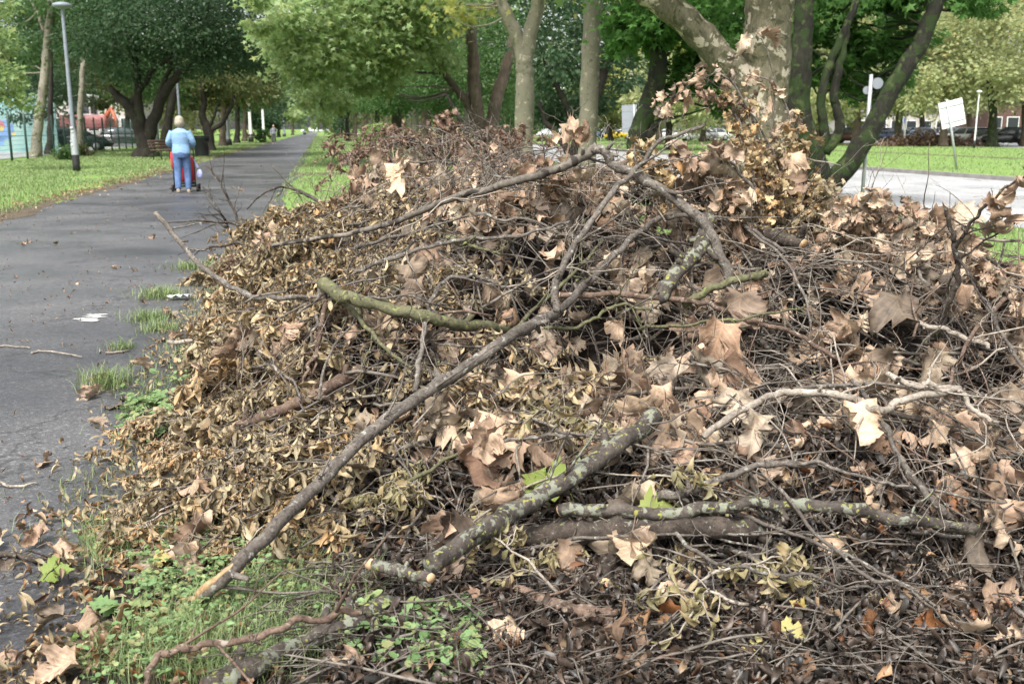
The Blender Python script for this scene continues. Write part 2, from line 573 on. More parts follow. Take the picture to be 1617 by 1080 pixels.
M['cream'] = plain('cream_render', (0.36, 0.34, 0.31), 0.85, 0, 0.1, 2)
M['brick'] = plain('red_brick', (0.10, 0.055, 0.046), 0.9, 0, 0.25, 5)
M['darkpane'] = plain('dark_window', (0.03, 0.035, 0.04), 0.15)
M['benchwood'] = plain('weathered_bench_wood', (0.10, 0.06, 0.04), 0.75)
M['denimpale'] = plain('pale_denim', (0.22, 0.36, 0.55), 0.85, 0, 0.18, 30, 0.2, 0.4)
M['denim'] = plain('blue_denim', (0.085, 0.14, 0.27), 0.85, 0, 0.35, 9, 0.2, 0.4)
M['skin'] = plain('skin', (0.45, 0.27, 0.19), 0.55, 0, 0.08, 20)
M['blond'] = plain('blond_grey_hair', (0.33, 0.285, 0.22), 0.6, 0, 0.35, 60, 0.4, 0.6)
M['greyhair'] = plain('grey_hair', (0.35, 0.33, 0.31), 0.6, 0, 0.3, 60)
M['shoe'] = plain('beige_shoe', (0.40, 0.34, 0.26), 0.7)
M['redcloth'] = plain('red_trolley_fabric', (0.52, 0.045, 0.06), 0.75, 0, 0.25, 20, 0.3, 0.4)
M['lilac'] = plain('pale_violet_plastic', (0.42, 0.45, 0.75), 0.4)
M['greycloth'] = plain('grey_jacket_cloth', (0.16, 0.17, 0.20), 0.9)
M['darkcloth'] = plain('dark_trousers_cloth', (0.05, 0.05, 0.055), 0.9)
M['paper'] = plain('white_paper', (0.45, 0.46, 0.47), 0.7)

# ------------------------------------------------------------------ ground, path, road
def ground_mat():
    m, n, l, p = new_mat('park_grass_ground')
    tc = n.new('ShaderNodeTexCoord')
    a = n.new('ShaderNodeTexNoise')
    a.inputs['Scale'].default_value = 0.35
    a.inputs['Detail'].default_value = 8
    a.inputs['Roughness'].default_value = 0.65
    l.new(tc.outputs['Object'], a.inputs['Vector'])
    b = n.new('ShaderNodeTexNoise')
    b.inputs['Scale'].default_value = 9
    b.inputs['Detail'].default_value = 8
    l.new(tc.outputs['Object'], b.inputs['Vector'])
    c1 = ramp(n, [(0.30, (0.09, 0.15, 0.04)), (0.5, (0.15, 0.24, 0.065)), (0.72, (0.21, 0.29, 0.095))])
    l.new(b.outputs['Fac'], c1.inputs['Fac'])
    c2 = ramp(n, [(0.60, (0, 0, 0)), (0.74, (1, 1, 1))])
    l.new(a.outputs['Fac'], c2.inputs['Fac'])
    mx = n.new('ShaderNodeMix')
    mx.data_type = 'RGBA'
    l.new(c2.outputs['Color'], mx.inputs['Factor'])
    l.new(c1.outputs['Color'], mx.inputs['A'])
    mx.inputs['B'].default_value = (0.13, 0.11, 0.055, 1)
    l.new(mx.outputs['Result'], p.inputs['Base Color'])
    p.inputs['Roughness'].default_value = 0.95
    p.inputs['Specular IOR Level'].default_value = 0.15
    bu = n.new('ShaderNodeBump')
    bu.inputs['Strength'].default_value = 0.8
    bu.inputs['Distance'].default_value = 0.05
    l.new(b.outputs['Fac'], bu.inputs['Height'])
    l.new(bu.outputs[0], p.inputs['Normal'])
    return m


def asphalt_mat(name, lo, hi, r_lo, r_hi, grit=260, spec=0.5):
    m, n, l, p = new_mat(name)
    tc = n.new('ShaderNodeTexCoord')
    a = n.new('ShaderNodeTexNoise')
    a.inputs['Scale'].default_value = 0.8
    a.inputs['Detail'].default_value = 9
    a.inputs['Roughness'].default_value = 0.6
    a.inputs['Distortion'].default_value = 0.5
    l.new(tc.outputs['Object'], a.inputs['Vector'])
    g = n.new('ShaderNodeTexNoise')
    g.inputs['Scale'].default_value = grit
    g.inputs['Detail'].default_value = 3
    l.new(tc.outputs['Object'], g.inputs['Vector'])
    v = n.new('ShaderNodeTexVoronoi')
    v.inputs['Scale'].default_value = 95
    l.new(tc.outputs['Object'], v.inputs['Vector'])
    st_ = n.new('ShaderNodeTexNoise')
    st_.inputs['Scale'].default_value = 0.28
    st_.inputs['Detail'].default_value = 4
    l.new(tc.outputs['Object'], st_.inputs['Vector'])
    sm = n.new('ShaderNodeMix')
    sm.inputs['Factor'].default_value = 0.5
    l.new(a.outputs['Fac'], sm.inputs[2])
    l.new(st_.outputs['Fac'], sm.inputs[3])
    c1 = ramp(n, [(0.40, lo), (0.60, hi)])
    l.new(sm.outputs[0], c1.inputs['Fac'])
    c2 = ramp(n, [(0.35, (0.55,) * 3), (0.5, (1, 1, 1)), (0.70, (1.25,) * 3), (0.8, (2.0,) * 3)])
    l.new(g.outputs['Fac'], c2.inputs['Fac'])
    mx = n.new('ShaderNodeMix')
    mx.data_type = 'RGBA'
    mx.blend_type = 'MULTIPLY'
    mx.inputs['Factor'].default_value = 0.8
    l.new(c1.outputs['Color'], mx.inputs['A'])
    l.new(c2.outputs['Color'], mx.inputs['B'])
    vc = ramp(n, [(0.0, (.62,) * 3), (0.55, (.95,) * 3), (0.85, (1.15,) * 3), (1.0, (2.1,) * 3)])
    sx = n.new('ShaderNodeSeparateColor')
    l.new(v.outputs['Color'], sx.inputs[0])
    l.new(sx.outputs[0], vc.inputs['Fac'])
    mv = n.new('ShaderNodeMix')
    mv.data_type = 'RGBA'
    mv.blend_type = 'MULTIPLY'
    mv.inputs['Factor'].default_value = 0.85
    l.new(mx.outputs['Result'], mv.inputs['A'])
    l.new(vc.outputs['Color'], mv.inputs['B'])
    mx = mv
    # fine cracks
    wv = n.new('ShaderNodeTexVoronoi')
    wv.feature = 'DISTANCE_TO_EDGE'
    wv.inputs['Scale'].default_value = 0.8
    dn = n.new('ShaderNodeTexNoise')
    dn.inputs['Scale'].default_value = 3
    dn.inputs['Detail'].default_value = 6
    l.new(tc.outputs['Object'], dn.inputs['Vector'])
    va = n.new('ShaderNodeVectorMath')
    va.operation = 'ADD'
    l.new(tc.outputs['Object'], va.inputs[0])
    l.new(dn.outputs['Color'], va.inputs[1])
    l.new(va.outputs[0], wv.inputs['Vector'])
    c3 = ramp(n, [(0.0, (0.2,) * 3), (0.008, (0.4,) * 3), (0.016, (1, 1, 1))])
    l.new(wv.outputs['Distance'], c3.inputs['Fac'])
    m2 = n.new('ShaderNodeMix')
    m2.data_type = 'RGBA'
    m2.blend_type = 'MULTIPLY'
    m2.inputs['Factor'].default_value = 0.6
    l.new(mx.outputs['Result'], m2.inputs['A'])
    l.new(c3.outputs['Color'], m2.inputs['B'])
    l.new(m2.outputs['Result'], p.inputs['Base Color'])
    rr = n.new('ShaderNodeMapRange')
    rr.inputs['From Min'].default_value = 0.35
    rr.inputs['From Max'].default_value = 0.65
    rr.inputs['To Min'].default_value = r_lo
    rr.inputs['To Max'].default_value = r_hi
    l.new(a.outputs['Fac'], rr.inputs['Value'])
    l.new(rr.outputs[0], p.inputs['Roughness'])
    p.inputs['Specular IOR Level'].default_value = spec
    b = n.new('ShaderNodeBump')
    b.inputs['Strength'].default_value = 0.55
    b.inputs['Distance'].default_value = 0.004
    l.new(v.outputs['Distance'], b.inputs['Height'])
    l.new(b.outputs[0], p.inputs['Normal'])
    return m


def strip(name, s0, s1, t0, t1, z, mat, jit=0.0, step=0.35, smax=60, col=None):
    """a band of ground along the path's heading, edges ragged by jit"""
    ss = list(np.arange(s0, min(s1, smax), step)) + list(np.geomspace(max(min(s1, smax), 1), s1, 30)) if jit else [s0, s1]
    V, F4 = [], []
    a = b = 0.0
    for i, s in enumerate(ss):
        a = 0.75 * a + rng.normal(0, jit)
        b = 0.75 * b + rng.normal(0, jit)
        V.append([*ST(s, t0 + a), z])
        V.append([*ST(s, t1 + b), z])
        if i:
            k = 2 * i
            F4.append([k - 2, k - 1, k + 1, k])
    mb = MB().add(V, F4)
    o = mb.build(name, mat, smooth=False)
    o['kind'] = 'structure'
    return o


gv = MB().add([[-1500, -60, 0], [1500, -60, 0], [1500, 2500, 0], [-1500, 2500, 0]], [[0, 1, 2, 3]])
M['ground'] = ground_mat()
tag(gv.build('ground', M['ground'], smooth=False), kind='structure')
M['asphalt'] = asphalt_mat('path_asphalt', (0.032, 0.033, 0.037), (0.098, 0.098, 0.100), 0.3, 0.65)
M['roadasphalt'] = asphalt_mat('road_asphalt', (0.28, 0.28, 0.285), (0.40, 0.40, 0.40), 0.25, 0.5)  # pale base colour holds the bright sky reflection of wet asphalt
strip('path', -4, 420, -5.05, -0.72, 0.004, M['asphalt'], 0.05)
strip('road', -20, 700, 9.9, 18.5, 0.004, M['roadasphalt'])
M['dirt'] = plain('trodden_earth', (0.085, 0.068, 0.048), 0.95, 0, 0.45, 6, 0.2, 0.6)
M['kerbstone'] = plain('grey_kerb_stone', (0.22, 0.21, 0.20), 0.85, 0, 0.25, 3)
for t0 in (18.5, 9.72):
    kb = MB()
    a0, a1 = ST(-20, t0), ST(500, t0)
    b0, b1 = ST(-20, t0 + .16), ST(500, t0 + .16)
    kb.add([[*a0, -.02], [*b0, -.02], [*b0, .12], [*a0, .12], [*a1, -.02], [*b1, -.02], [*b1, .12], [*a1, .12]],
           [[0, 3, 2, 1], [0, 4, 7, 3], [3, 7, 6, 2], [2, 6, 5, 1], [4, 5, 6, 7]])
    if t0 > 15:
        tag(kb.build('kerb', M['kerbstone'], smooth=False), kind='structure')
strip('footpath', -10, 300, 32.6, 33.7, 0.008, M['dirt'], 0.08, 1.0)
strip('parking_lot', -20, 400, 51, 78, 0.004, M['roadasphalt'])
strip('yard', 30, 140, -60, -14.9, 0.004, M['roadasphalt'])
# worn earth crossing the grass beside the path
for s0, s1 in ((31.6, 33.6), (39.2, 40.6)):
    mb = MB()
    V, F4 = [], []
    for i, t in enumerate(np.linspace(-0.9, 9.4, 24)):
        V += [[*ST(s0 + rng.normal(0, .12), t), .006], [*ST(s1 + rng.normal(0, .12), t), .006]]
        if i:
            F4.append([2 * i - 2, 2 * i, 2 * i + 1, 2 * i - 1])
    mb.add(V, F4)
    tag(mb.build('bare_earth', M['dirt'], smooth=False), kind='structure')
M['soil'] = plain('dark_litter_soil', (0.024, 0.019, 0.015), 0.8, 0, 0.6, 18, 0.3, 0.8)
V, F4 = [], []
for i, s in enumerate(np.linspace(-1.5, 13.5, 60)):
    right = 4.1 - max(0, s - 4.0) * 0.3
    V += [[*ST(s, -.80 + rng.normal(0, .07)), .008], [*ST(s, right + rng.normal(0, .1)), .008]]
    if i:
        F4.append([2 * i - 2, 2 * i - 1, 2 * i + 1, 2 * i])
tag(MB().add(V, F4).build('bare_soil', M['soil'], smooth=False), kind='structure')
# ragged band of earth along the left edge of the path
strip('bare_earth', 8, 120, -5.65, -5.0, 0.007, M['dirt'], 0.10)
for (px, py, dx, dy) in ((143, 503, 30, 9), ):
    mb = MB()
    c = G(px, py)
    for k in range(4):
        q = c[:2] + U * (k * .085 - .13) + W * rng.normal(0, .02)
        an = np.linspace(0, 2 * math.pi, 11)[:-1]
        rr = 1 + rng.normal(0, .25, 10)
        V = [[q[0] + .085 * math.cos(a) * r, q[1] + .034 * math.sin(a) * r, .0085] for a, r in zip(an, rr)]
        mb.add(V, F3=[[0, i, i + 1] for i in range(1, 9)])
    M['mark'] = plain('worn_white_paint', (0.45, 0.45, 0.43), 0.7, 0, 0.4, 40)
    tag(mb.build('path_marking', M['mark'], smooth=False), kind='structure')


# ------------------------------------------------------------------ leaf shapes (unit length along +Y, face up +Z)
def small_leaf(seed, width=0.36, calm=1.0):
    g = np.random.default_rng(seed)
    ys = np.array([0, .16, .38, .62, .84, 1.0])
    wd = np.array([.03, .6, 1, .88, .48, .02]) * width / 2
    fold = g.uniform(.3, 1.8)
    curl = g.choice([-1, 1], p=[.65, .35]) * g.uniform(.6, 3.0)
    tw = g.uniform(-2.0, 2.0)
    fold, curl, tw = fold * calm, curl * calm, tw * calm
    V = []
    # centre line bent by curl
    p = np.zeros(2)
    an = g.uniform(-.3, .3)
    last = 0
    for y, w in zip(ys, wd):
        d = y - last
        an_ = an + curl * y
        p = p + d * np.array([math.cos(an_), math.sin(an_)])
        last = y
        t = tw * y
        for sgn in (-1, 0, 1):
            x = sgn * w * (1 + g.normal(0, .08))
            z = abs(sgn) * w * fold + g.normal(0, .012)
            X = x * math.cos(t) - z * math.sin(t)
            Z = x * math.sin(t) + z * math.cos(t)
            V.append([X, p[0], p[1] + Z])
    F4 = []
    for r in range(5):
        for c in range(2):
            a = r * 3 + c
            F4.append([a, a + 1, a + 4, a + 3])
    return np.array(V), np.array(F4), None


HALF = np.array([(0, -.03), (.16, -.10), (.36, -.15), (.35, -.03), (.50, .03), (.44, .13), (.62, .20), (.60, .30), (.78, .45), (.60, .46), (.56, .56), (.42, .50), (.28, .46),
                 (.31, .60), (.40, .68), (.26, .75), (.22, .87), (.10, .92), (0, 1.06)])


FLAT = {}


def plane_leaf(seed, dry=1.0):
    g = np.random.default_rng(seed)
    hr = HALF * (1 + g.normal(0, .05, HALF.shape))
    hl = HALF * (1 + g.normal(0, .05, HALF.shape)) * [-1, 1]
    hr[0, 0] = hr[-1, 0] = 0
    out = np.concatenate([hr, hl[-2:0:-1]])
    c = np.array([0, .28])
    rings = [.22, .45, .68, .86, 1.0]
    P = [c[None]] + [c + (out - c) * r for r in rings]
    P = np.concatenate(P)
    n = len(out)
    x, y = P[:, 0].copy(), P[:, 1].copy()
    flat = np.stack([x, y, np.zeros(len(x))], 1)
    rad = np.hypot(x, y - .28)
    z = np.zeros(len(P))
    # crumple
    for _ in range(6):
        k = g.normal(0, 5.5, 2)
        z += g.uniform(.03, .075) * dry * np.sin(P @ k + g.uniform(0, 6.3)) * (0.3 + rad)
    z += g.normal(0, .012, len(P)) * dry * (rad > .3)
    # ridges along the five veins
    th = np.arctan2(x, y + .05)
    z -= .05 * dry * np.abs(np.sin(th * 2.6)) * np.minimum(1, rad * 2)
    # fold along the midrib and roll about the leaf's axis
    fold = g.uniform(-.2, 1.3) * dry
    z += np.abs(x) * fold * .6
    rollk = g.choice([-1, 1], p=[.4, .6]) * g.uniform(.8, 3.0) * dry
    if abs(rollk) > .2:
        r = 1 / rollk
        a = x * rollk
        zz = z
        x = np.sin(a) * (r - zz)
        z = r - np.cos(a) * (r - zz)
    # bend along the length
    bend = g.choice([-1, 1], p=[.6, .4]) * g.uniform(.4, 1.9) * dry
    if abs(bend) > .2:
        r = 1 / bend
        a = y * bend
        y, z = np.sin(a) * (r - z), r - np.cos(a) * (r - z)
    V = np.stack([x, y, z], 1)
    F3 = [[0, 1 + (i + 1) % n, 1 + i] for i in range(n)]
    F4 = []
    for k in range(len(rings) - 1):
        a, b = 1 + k * n, 1 + (k + 1) * n
        for i in range(n):
            j = (i + 1) % n
            F4.append([a + i, a + j, b + j, b + i])
    mb = MB().add(V, F4, np.array(F3))
    base = V[1 + n * 4]
    st_ = np.array([base, base + [g.normal(0, .05), -.2, g.normal(0, .06)], base + [g.normal(0, .12), -.42, g.normal(0, .12)]])
    mb.tube(spline(st_, 5), .012, 3, cap=False)
    VV = np.concatenate(mb.V)
    FLAT[id(VV)] = np.concatenate([flat, np.full((len(VV) - len(flat), 3), 9.0)])
    return VV, np.concatenate(mb.F4), np.concatenate(mb.F3)


SMALL = [small_leaf(100 + i, .34) for i in range(14)]
NARROW = [small_leaf(150 + i, 0.26) for i in range(6)]
PLANE = [plane_leaf(200 + i) for i in range(18)]
FLATP = [plane_leaf(300 + i, .3) for i in range(5)]


def frames(d, nrm):
    """rotation matrices with local Y along d and local Z near nrm"""
    d = d / (np.linalg.norm(d, axis=1)[:, None] + 1e-9)
    x = np.cross(d, nrm)
    x /= np.linalg.norm(x, axis=1)[:, None] + 1e-9
    z = np.cross(x, d)
    return np.stack([x, d, z], axis=2)


def scatter(mb, protos, pos, d, nrm, size):
    """adds one leaf per row to mb"""
    pos, size = np.asarray(pos, float), np.broadcast_to(size, (len(pos),))
    Rm = frames(np.asarray(d, float), np.asarray(nrm, float))
    pick = rng.integers(0, len(protos), len(pos))
    for k, (V, F4, F3) in enumerate(protos):
        i = np.nonzero(pick == k)[0]
        if not len(i):
            continue
        VV = np.einsum('nij,vj->nvi', Rm[i], V) * size[i][:, None, None] + pos[i][:, None, :]
        off = (np.arange(len(i)) * len(V))[:, None, None]
        mb.add(VV.reshape(-1, 3), (F4[None] + off).reshape(-1, 4) if F4 is not None else None,
               (np.asarray(F3)[None] + off).reshape(-1, 3) if F3 is not None else None,
               A=np.tile(FLAT[id(V)], (len(i), 1)) if id(V) in FLAT else None)
    return mb


def unit(n):
    v = rng.normal(0, 1, (n, 3))
    return v / np.linalg.norm(v, axis=1)[:, None]


# ------------------------------------------------------------------ grass
def blades(name, s, t, hgt, mat, wmin=.003, lean=.5, z0=0.0):
    """one grass blade per (s, t); blades get broader with distance from the camera only as far as tufts merge"""
    xy = U[None] * s[:, None] + W[None] * t[:, None]
    n = len(s)
    h = hgt * rng.uniform(.45, 1.3, n)
    wd = np.maximum(wmin, .0006 * xy[:, 1]) * rng.uniform(.7, 1.5, n)
    a = rng.uniform(0, 2 * math.pi, n)
    ux = np.stack([np.cos(a), np.sin(a), np.zeros(n)], 1)
    ld = np.stack([np.cos(a + 1.57), np.sin(a + 1.57), np.zeros(n)], 1)
    p = np.concatenate([xy, np.full((n, 1), z0)], 1)
    le = (rng.uniform(0, lean, n) * h)[:, None]
    m1 = p + ld * le * .35 + [0, 0, 1] * (h * .6)[:, None]
    tp = p + ld * le * 1.3 + [0, 0, 1] * (h * rng.uniform(.7, 1.0, n))[:, None]
    V = np.stack([p - ux * wd[:, None] / 2, p + ux * wd[:, None] / 2, m1 + ux * wd[:, None] * .4, m1 - ux * wd[:, None] * .4, tp], 1).reshape(-1, 3)
    o = (np.arange(n) * 5)[:, None]
    F4 = o + np.array([[0, 1, 2, 3]])
    F3 = o + np.array([[3, 2, 4]])
    ob = MB().add(V, F4, F3).build(name, mat)
    return tag(ob, 'short green grass', 'grass', kind='stuff')


def field(n, s0, s1, t0, t1, near=1.6):
    """points denser near the camera"""
    u = rng.uniform(0, 1, n)
    s = s0 * (s1 / s0) ** (u ** near) if s0 > 0 else s0 + (s1 - s0) * u
    return s, rng.uniform(t0, t1, n)


def grass(label, n, s0, s1, t0, t1, h, near=1.0):
    s, t = field(n, s0, s1, t0, t1, near)
    keep = np.sin(s * 1.3 + t * .7) + np.sin(t * 2.1 - s * .6) + np.sin(s * .31 + 1.7 * t) + rng.normal(0, .8, n) > -1.5
    o = blades('grass', s[keep], t[keep], h, M['grass'])
    o['label'] = label


grass('green grass verge left of the asphalt path', 90000, 15, 110, -13.5, -5.2, .075)
grass('mown grass strip between the path and the road trees', 80000, 12, 200, -0.98, 9.6, .075)
grass('sunny green grass on the far side of the road', 40000, 20, 200, 18.8, 51, .09)
grass('grass behind the brush pile beside the road', 36000, 5, 22, 3.6, 9.7, .10)


# ------------------------------------------------------------------ trees
def canopy_leaf():
    V = np.array([[0, 0, 0], [-.32, .45, .10], [0, 1, -.05], [.32, .45, .10]])
    return V, None, np.array([[0, 2, 1], [0, 3, 2]])


def palm_leaf():
    an = np.linspace(0, 2 * math.pi, 11)[:-1] + math.pi / 2
    rr = [.62, .22, .55, .24, .42, .20, .42, .24, .55, .22]
    V = [[0, .45, .04]] + [[r * math.cos(a), .45 + r * math.sin(a), -.10 * r] for r, a in zip(rr, an)]
    return np.array(V), None, np.array([[0, 1 + i, 1 + (i + 1) % 10] for i in range(10)])


CL = [canopy_leaf()]
PL = [palm_leaf()]


def crown_points(blobs, n_total):
    """points in clumps through ellipsoids; blob = (centre, (rx, ry, rz))"""
    vol = np.array([r[0] * r[1] * r[2] for _, r in blobs]) ** (2 / 3)
    P, D = [], []
    for (c, r), w in zip(blobs, vol / vol.sum()):
        n = max(20, int(n_total * w))
        k = max(6, int(n / 75))
        dirs = unit(k)
        cl = np.asarray(c) + dirs * np.asarray(r) * (rng.uniform(.25, 1.0, k) ** .5)[:, None]
        i = rng.integers(0, k, n)
        sg = np.mean(r) * rng.uniform(.10, .27, k)[i][:, None]
        off = rng.normal(0, 1, (n, 3)) * [1.2, 1.2, .65] * sg
        P.append(cl[i] + off)
        D.append(off / sg + dirs[i] * .8 + [0, 0, -.5])
    return np.concatenate(P), np.concatenate(D)


def limb_pts(spec, Y):
    out = []
    for q in spec:
        y = Y + (q[2] if len(q) > 2 else 0)
        out.append(PX(q[0], q[1], y))
    return out


def tree(name, label, cat, base, Y, stems, blobs, leaf, n, size, bark, group=None, seg=10, rough_amp=.04, limbname='limb', thin=True):
    """base px column at depth Y; stems = [(points px, r0, r1)], the first is the trunk; blobs = [(px, py, rx px, ry px, dY, depth m)]"""
    b = GX(base, Y)
    root = empty(name, b, label, cat, group)
    B = []
    for q in blobs:
        yy = Y + (q[4] if len(q) > 4 else 0)
        c = PX(q[0], q[1], yy)
        rx, rz = q[2] / F * yy, q[3] / F * yy
        ry = q[5] if len(q) > 5 else rx * .8
        B.append((c, (rx, ry, rz)))
    allpts = []
    for k, (pts, r0, r1) in enumerate(stems):
        P = limb_pts(pts, Y)
        if k == 0:
            P[0] = np.array([b[0], b[1], -.1])
        nn = max(10, 5 * len(P))
        Q = rough(spline(P, nn), rough_amp)
        rad = np.linspace(r0, r1, nn) * (1 + rng.normal(0, .03, nn))
        if k == 0:
            zz = Q[:, 2]
            rad = rad * (1 + .55 * np.exp(-np.maximum(zz, 0) / .25))
        mb = MB().tube(Q, rad, seg)
        if k == 0:
            wood = mb
        else:
            mb.build(limbname, M[bark], root)
        allpts.append(Q)
    AP = np.concatenate(allpts)
    if thin and B:
        mb = wood
        for c, r in B:
            for _ in range(3):
                tip = c + unit(1)[0] * np.array(r) * .7
                d = np.linalg.norm(AP - tip, axis=1) + np.maximum(0, AP[:, 2] - tip[2]) * 3
                a = AP[np.argmin(d)]
                L = np.linalg.norm(tip - a)
                if L > 4.5:
                    continue
                mid = (a + tip) / 2 + unit(1)[0] * L * .1 + [0, 0, -.06 * L]
                r0 = min(.09, .012 * L + .01)
                mb.tube(rough(spline([a, mid, tip], 9), .05), np.linspace(r0, .008, 9), 5, cap=False)
    wood.build('trunk', M[bark], root)
    if n and B:
        P, D = crown_points(B, n)
        nr = rng.normal(0, .6, P.shape) + [0, 0, .75] + .5 * D / (np.linalg.norm(D, axis=1)[:, None] + 1e-6)
        mb = MB()
        scatter(mb, PL if leaf in ('light', 'maple', 'yellow') else CL, P, D + rng.normal(0, .4, P.shape), nr, size * rng.uniform(.6, 1.35, len(P)) * (1.15 if leaf in ('light', 'maple', 'yellow') else 1))
        mb.build('crown', M['lf_' + leaf], root, smooth=False)
    return root

ROW_L, ROW_R, FAR = 'trees along the left of the path', 'trees along the right of the path', 'trees across the road'
# --- left of the path
tree('slim_tree', 'slim mossy tree with a pale kinked trunk in front of the turquoise wall', 'tree', 56, 50,
     [([(56, 252), (58, 215), (63, 175), (69, 130), (74, 80), (80, 20), (84, -60)], .26, .15),
      ([(70, 50), (60, 20), (44, -10), (30, -60)], .10, .06)],
     [(70, -40, 120, 70, 0, 3), (20, 60, 60, 60, 2, 2), (110, 40, 50, 55, 3, 2)], 'mid', 6000, .24, 'tr_pale', ROW_L)
tree('birch_tree', 'thin pale speckled birch trunk rising behind the grey lamp post', 'tree', 124, 58,
     [([(124, 248), (126, 180), (130, 120), (131, 90), (136, 60), (130, 20), (122, -60)], .17, .12),
      ([(131, 105), (140, 60), (148, 30), (155, -30)], .08, .05)],
     [(130, -30, 90, 60, 3, 3), (150, 70, 55, 60, 6, 3), (150, 140, 40, 26, 5, 2)], 'olive', 5000, .26, 'tr_pale', ROW_L)
tree('young_tree', 'young tree with yellow green leaves reaching in at the left picture edge', 'tree', -48, 34,
     [([(-48, 300), (-50, 200), (-46, 100), (-40, 0), (-36, -80)], .12, .05), ([(-46, 180), (-10, 150), (30, 155)], .04, .015), ([(-47, 130), (-15, 100), (18, 95)], .04, .015)],
     [(5, 75, 24, 24, 0, .6), (12, 130, 30, 26, 0, .6), (-20, 100, 40, 60, 0, 1), (38, 160, 18, 12, 0, .4), (-30, 0, 40, 40, 0, 1)], 'light', 2200, .16, 'tr_brown', ROW_L)
tree('conifer', 'dark drooping evergreen beside the slim mossy tree', 'tree', 78, 57,
     [([(78, 244), (79, 200), (80, 150), (80, 60)], .22, .08)],
     [(25, 130, 46, 60, 2, 2), (70, 150, 35, 60, 2, 2), (100, 110, 40, 60, 3, 2), (30, 40, 60, 60, 4, 3)], 'dark', 7000, .20, 'tr_dark', ROW_L)
tree('spreading_tree', 'dark spreading tree with forked black stems beside the bench and woman', 'tree', 231, 51,
     [([(231, 252), (230, 232), (224, 212), (214, 185), (200, 165), (184, 150), (172, 138)], .50, .14),
      ([(229, 225), (222, 190), (218, 150), (216, 110), (212, 60)], .30, .12),
      ([(233, 228), (243, 190), (258, 150), (280, 122), (300, 104), (320, 90)], .34, .12),
      ([(244, 188), (256, 140), (266, 115), (270, 80)], .17, .08),
      ([(203, 168), (225, 140), (240, 112), (262, 96), (285, 85)], .16, .07)],
     [(190, 50, 70, 60, 0, 4), (250, 20, 90, 55, -1, 5), (320, 50, 70, 50, 0, 4), (380, 40, 62, 60, 1, 4), (300, -40, 150, 50, 0, 5), (205, 100, 45, 26, 0, 3), (345, 100, 50, 20, 1, 3), (290, 90, 40, 20, 2, 2), (410, 85, 36, 30, 4, 3)],
     'dark', 34000, .18, 'tr_dark', ROW_L, seg=12)
tree('park_tree', 'olive leaved tree with a crooked dark stem behind the black waste bin', 'tree', 330, 66,
     [([(330, 236), (328, 205), (320, 185), (322, 160), (318, 120)], .34, .14), ([(330, 210), (350, 196), (364, 172), (372, 150)], .16, .08), ([(328, 205), (338, 185), (345, 160)], .12, .06)],
     [(330, 125, 55, 28, 2, 4), (370, 120, 50, 30, 2, 4), (350, 70, 80, 40, 5, 5), (300, 150, 28, 20, 3, 3)], 'olive', 8000, .26, 'tr_dark', ROW_L)
tree('park_tree', 'tree half hidden behind the forked stems left of the woman', 'tree', 262, 64,
     [([(262, 240), (262, 215), (268, 180), (276, 140)], .36, .2)],
     [(262, 130, 46, 30, 3, 4), (225, 120, 40, 30, 6, 4)], 'mid', 4000, .26, 'tr_dark', ROW_L)
for k, (bx, Y, top, bl, lf, lab) in enumerate([
        (352, 84, 120, [(350, 140, 40, 26), (390, 120, 45, 34)], 'olive', 'straight brown trunk just right of the woman and the bin'),
        (374, 100, 110, [(385, 140, 36, 26), (400, 100, 46, 40)], 'mid', 'straight dark trunk between the grey pole and first white pole'),
        (386, 118, 110, [(400, 150, 30, 24), (420, 110, 40, 40)], 'olive', 'slim trunk close to the left of the nearer white lamp post'),
        (440, 170, 120, [(440, 150, 34, 30), (455, 175, 22, 20), (425, 180, 22, 18)], 'dark', 'dark tree far down the path behind the distant walker'),
        (462, 230, 130, [(462, 160, 30, 30), (492, 150, 34, 30), (480, 185, 16, 12)], 'mid', 'small tree near the far end of the path'),
        (408, 140, 120, [(408, 165, 28, 26), (395, 185, 18, 14), (420, 195, 16, 10)], 'dark', 'bushy dark tree behind the two white lamp posts')]):
    tree('park_tree', lab, 'tree', bx, Y, [([(bx, 235), (bx + 1, 190), (bx + 3, top)], .30, .16)], [(*b, 0, 4) for b in bl], lf, 3600, .32 + Y * .0006, 'tr_dark' if k % 2 else 'tr_brown', ROW_L, seg=8)
for bx, Y, bl, lf, lab in [
        (20, 82, [(20, 60, 90, 90), (60, 130, 60, 50), (-40, 120, 60, 60)], 'mid', 'broad green tree behind the turquoise wall at far left'),
        (130, 92, [(130, 110, 70, 60), (180, 60, 70, 70), (110, 30, 70, 60)], 'mid', 'bushy green tree behind the fence and parked cars'),
        (200, 110, [(200, 120, 60, 50), (250, 90, 60, 60), (280, 160, 40, 26)], 'olive', 'pale green tree behind the spreading dark tree')]:
    tree('park_tree', lab, 'tree', bx, Y, [([(bx, 235), (bx + 1, 190), (bx + 3, 100)], .4, .2)], [(*b, 0, 6) for b in bl], lf, 6500, .40, 'tr_dark', 'trees behind the left fence', seg=8)
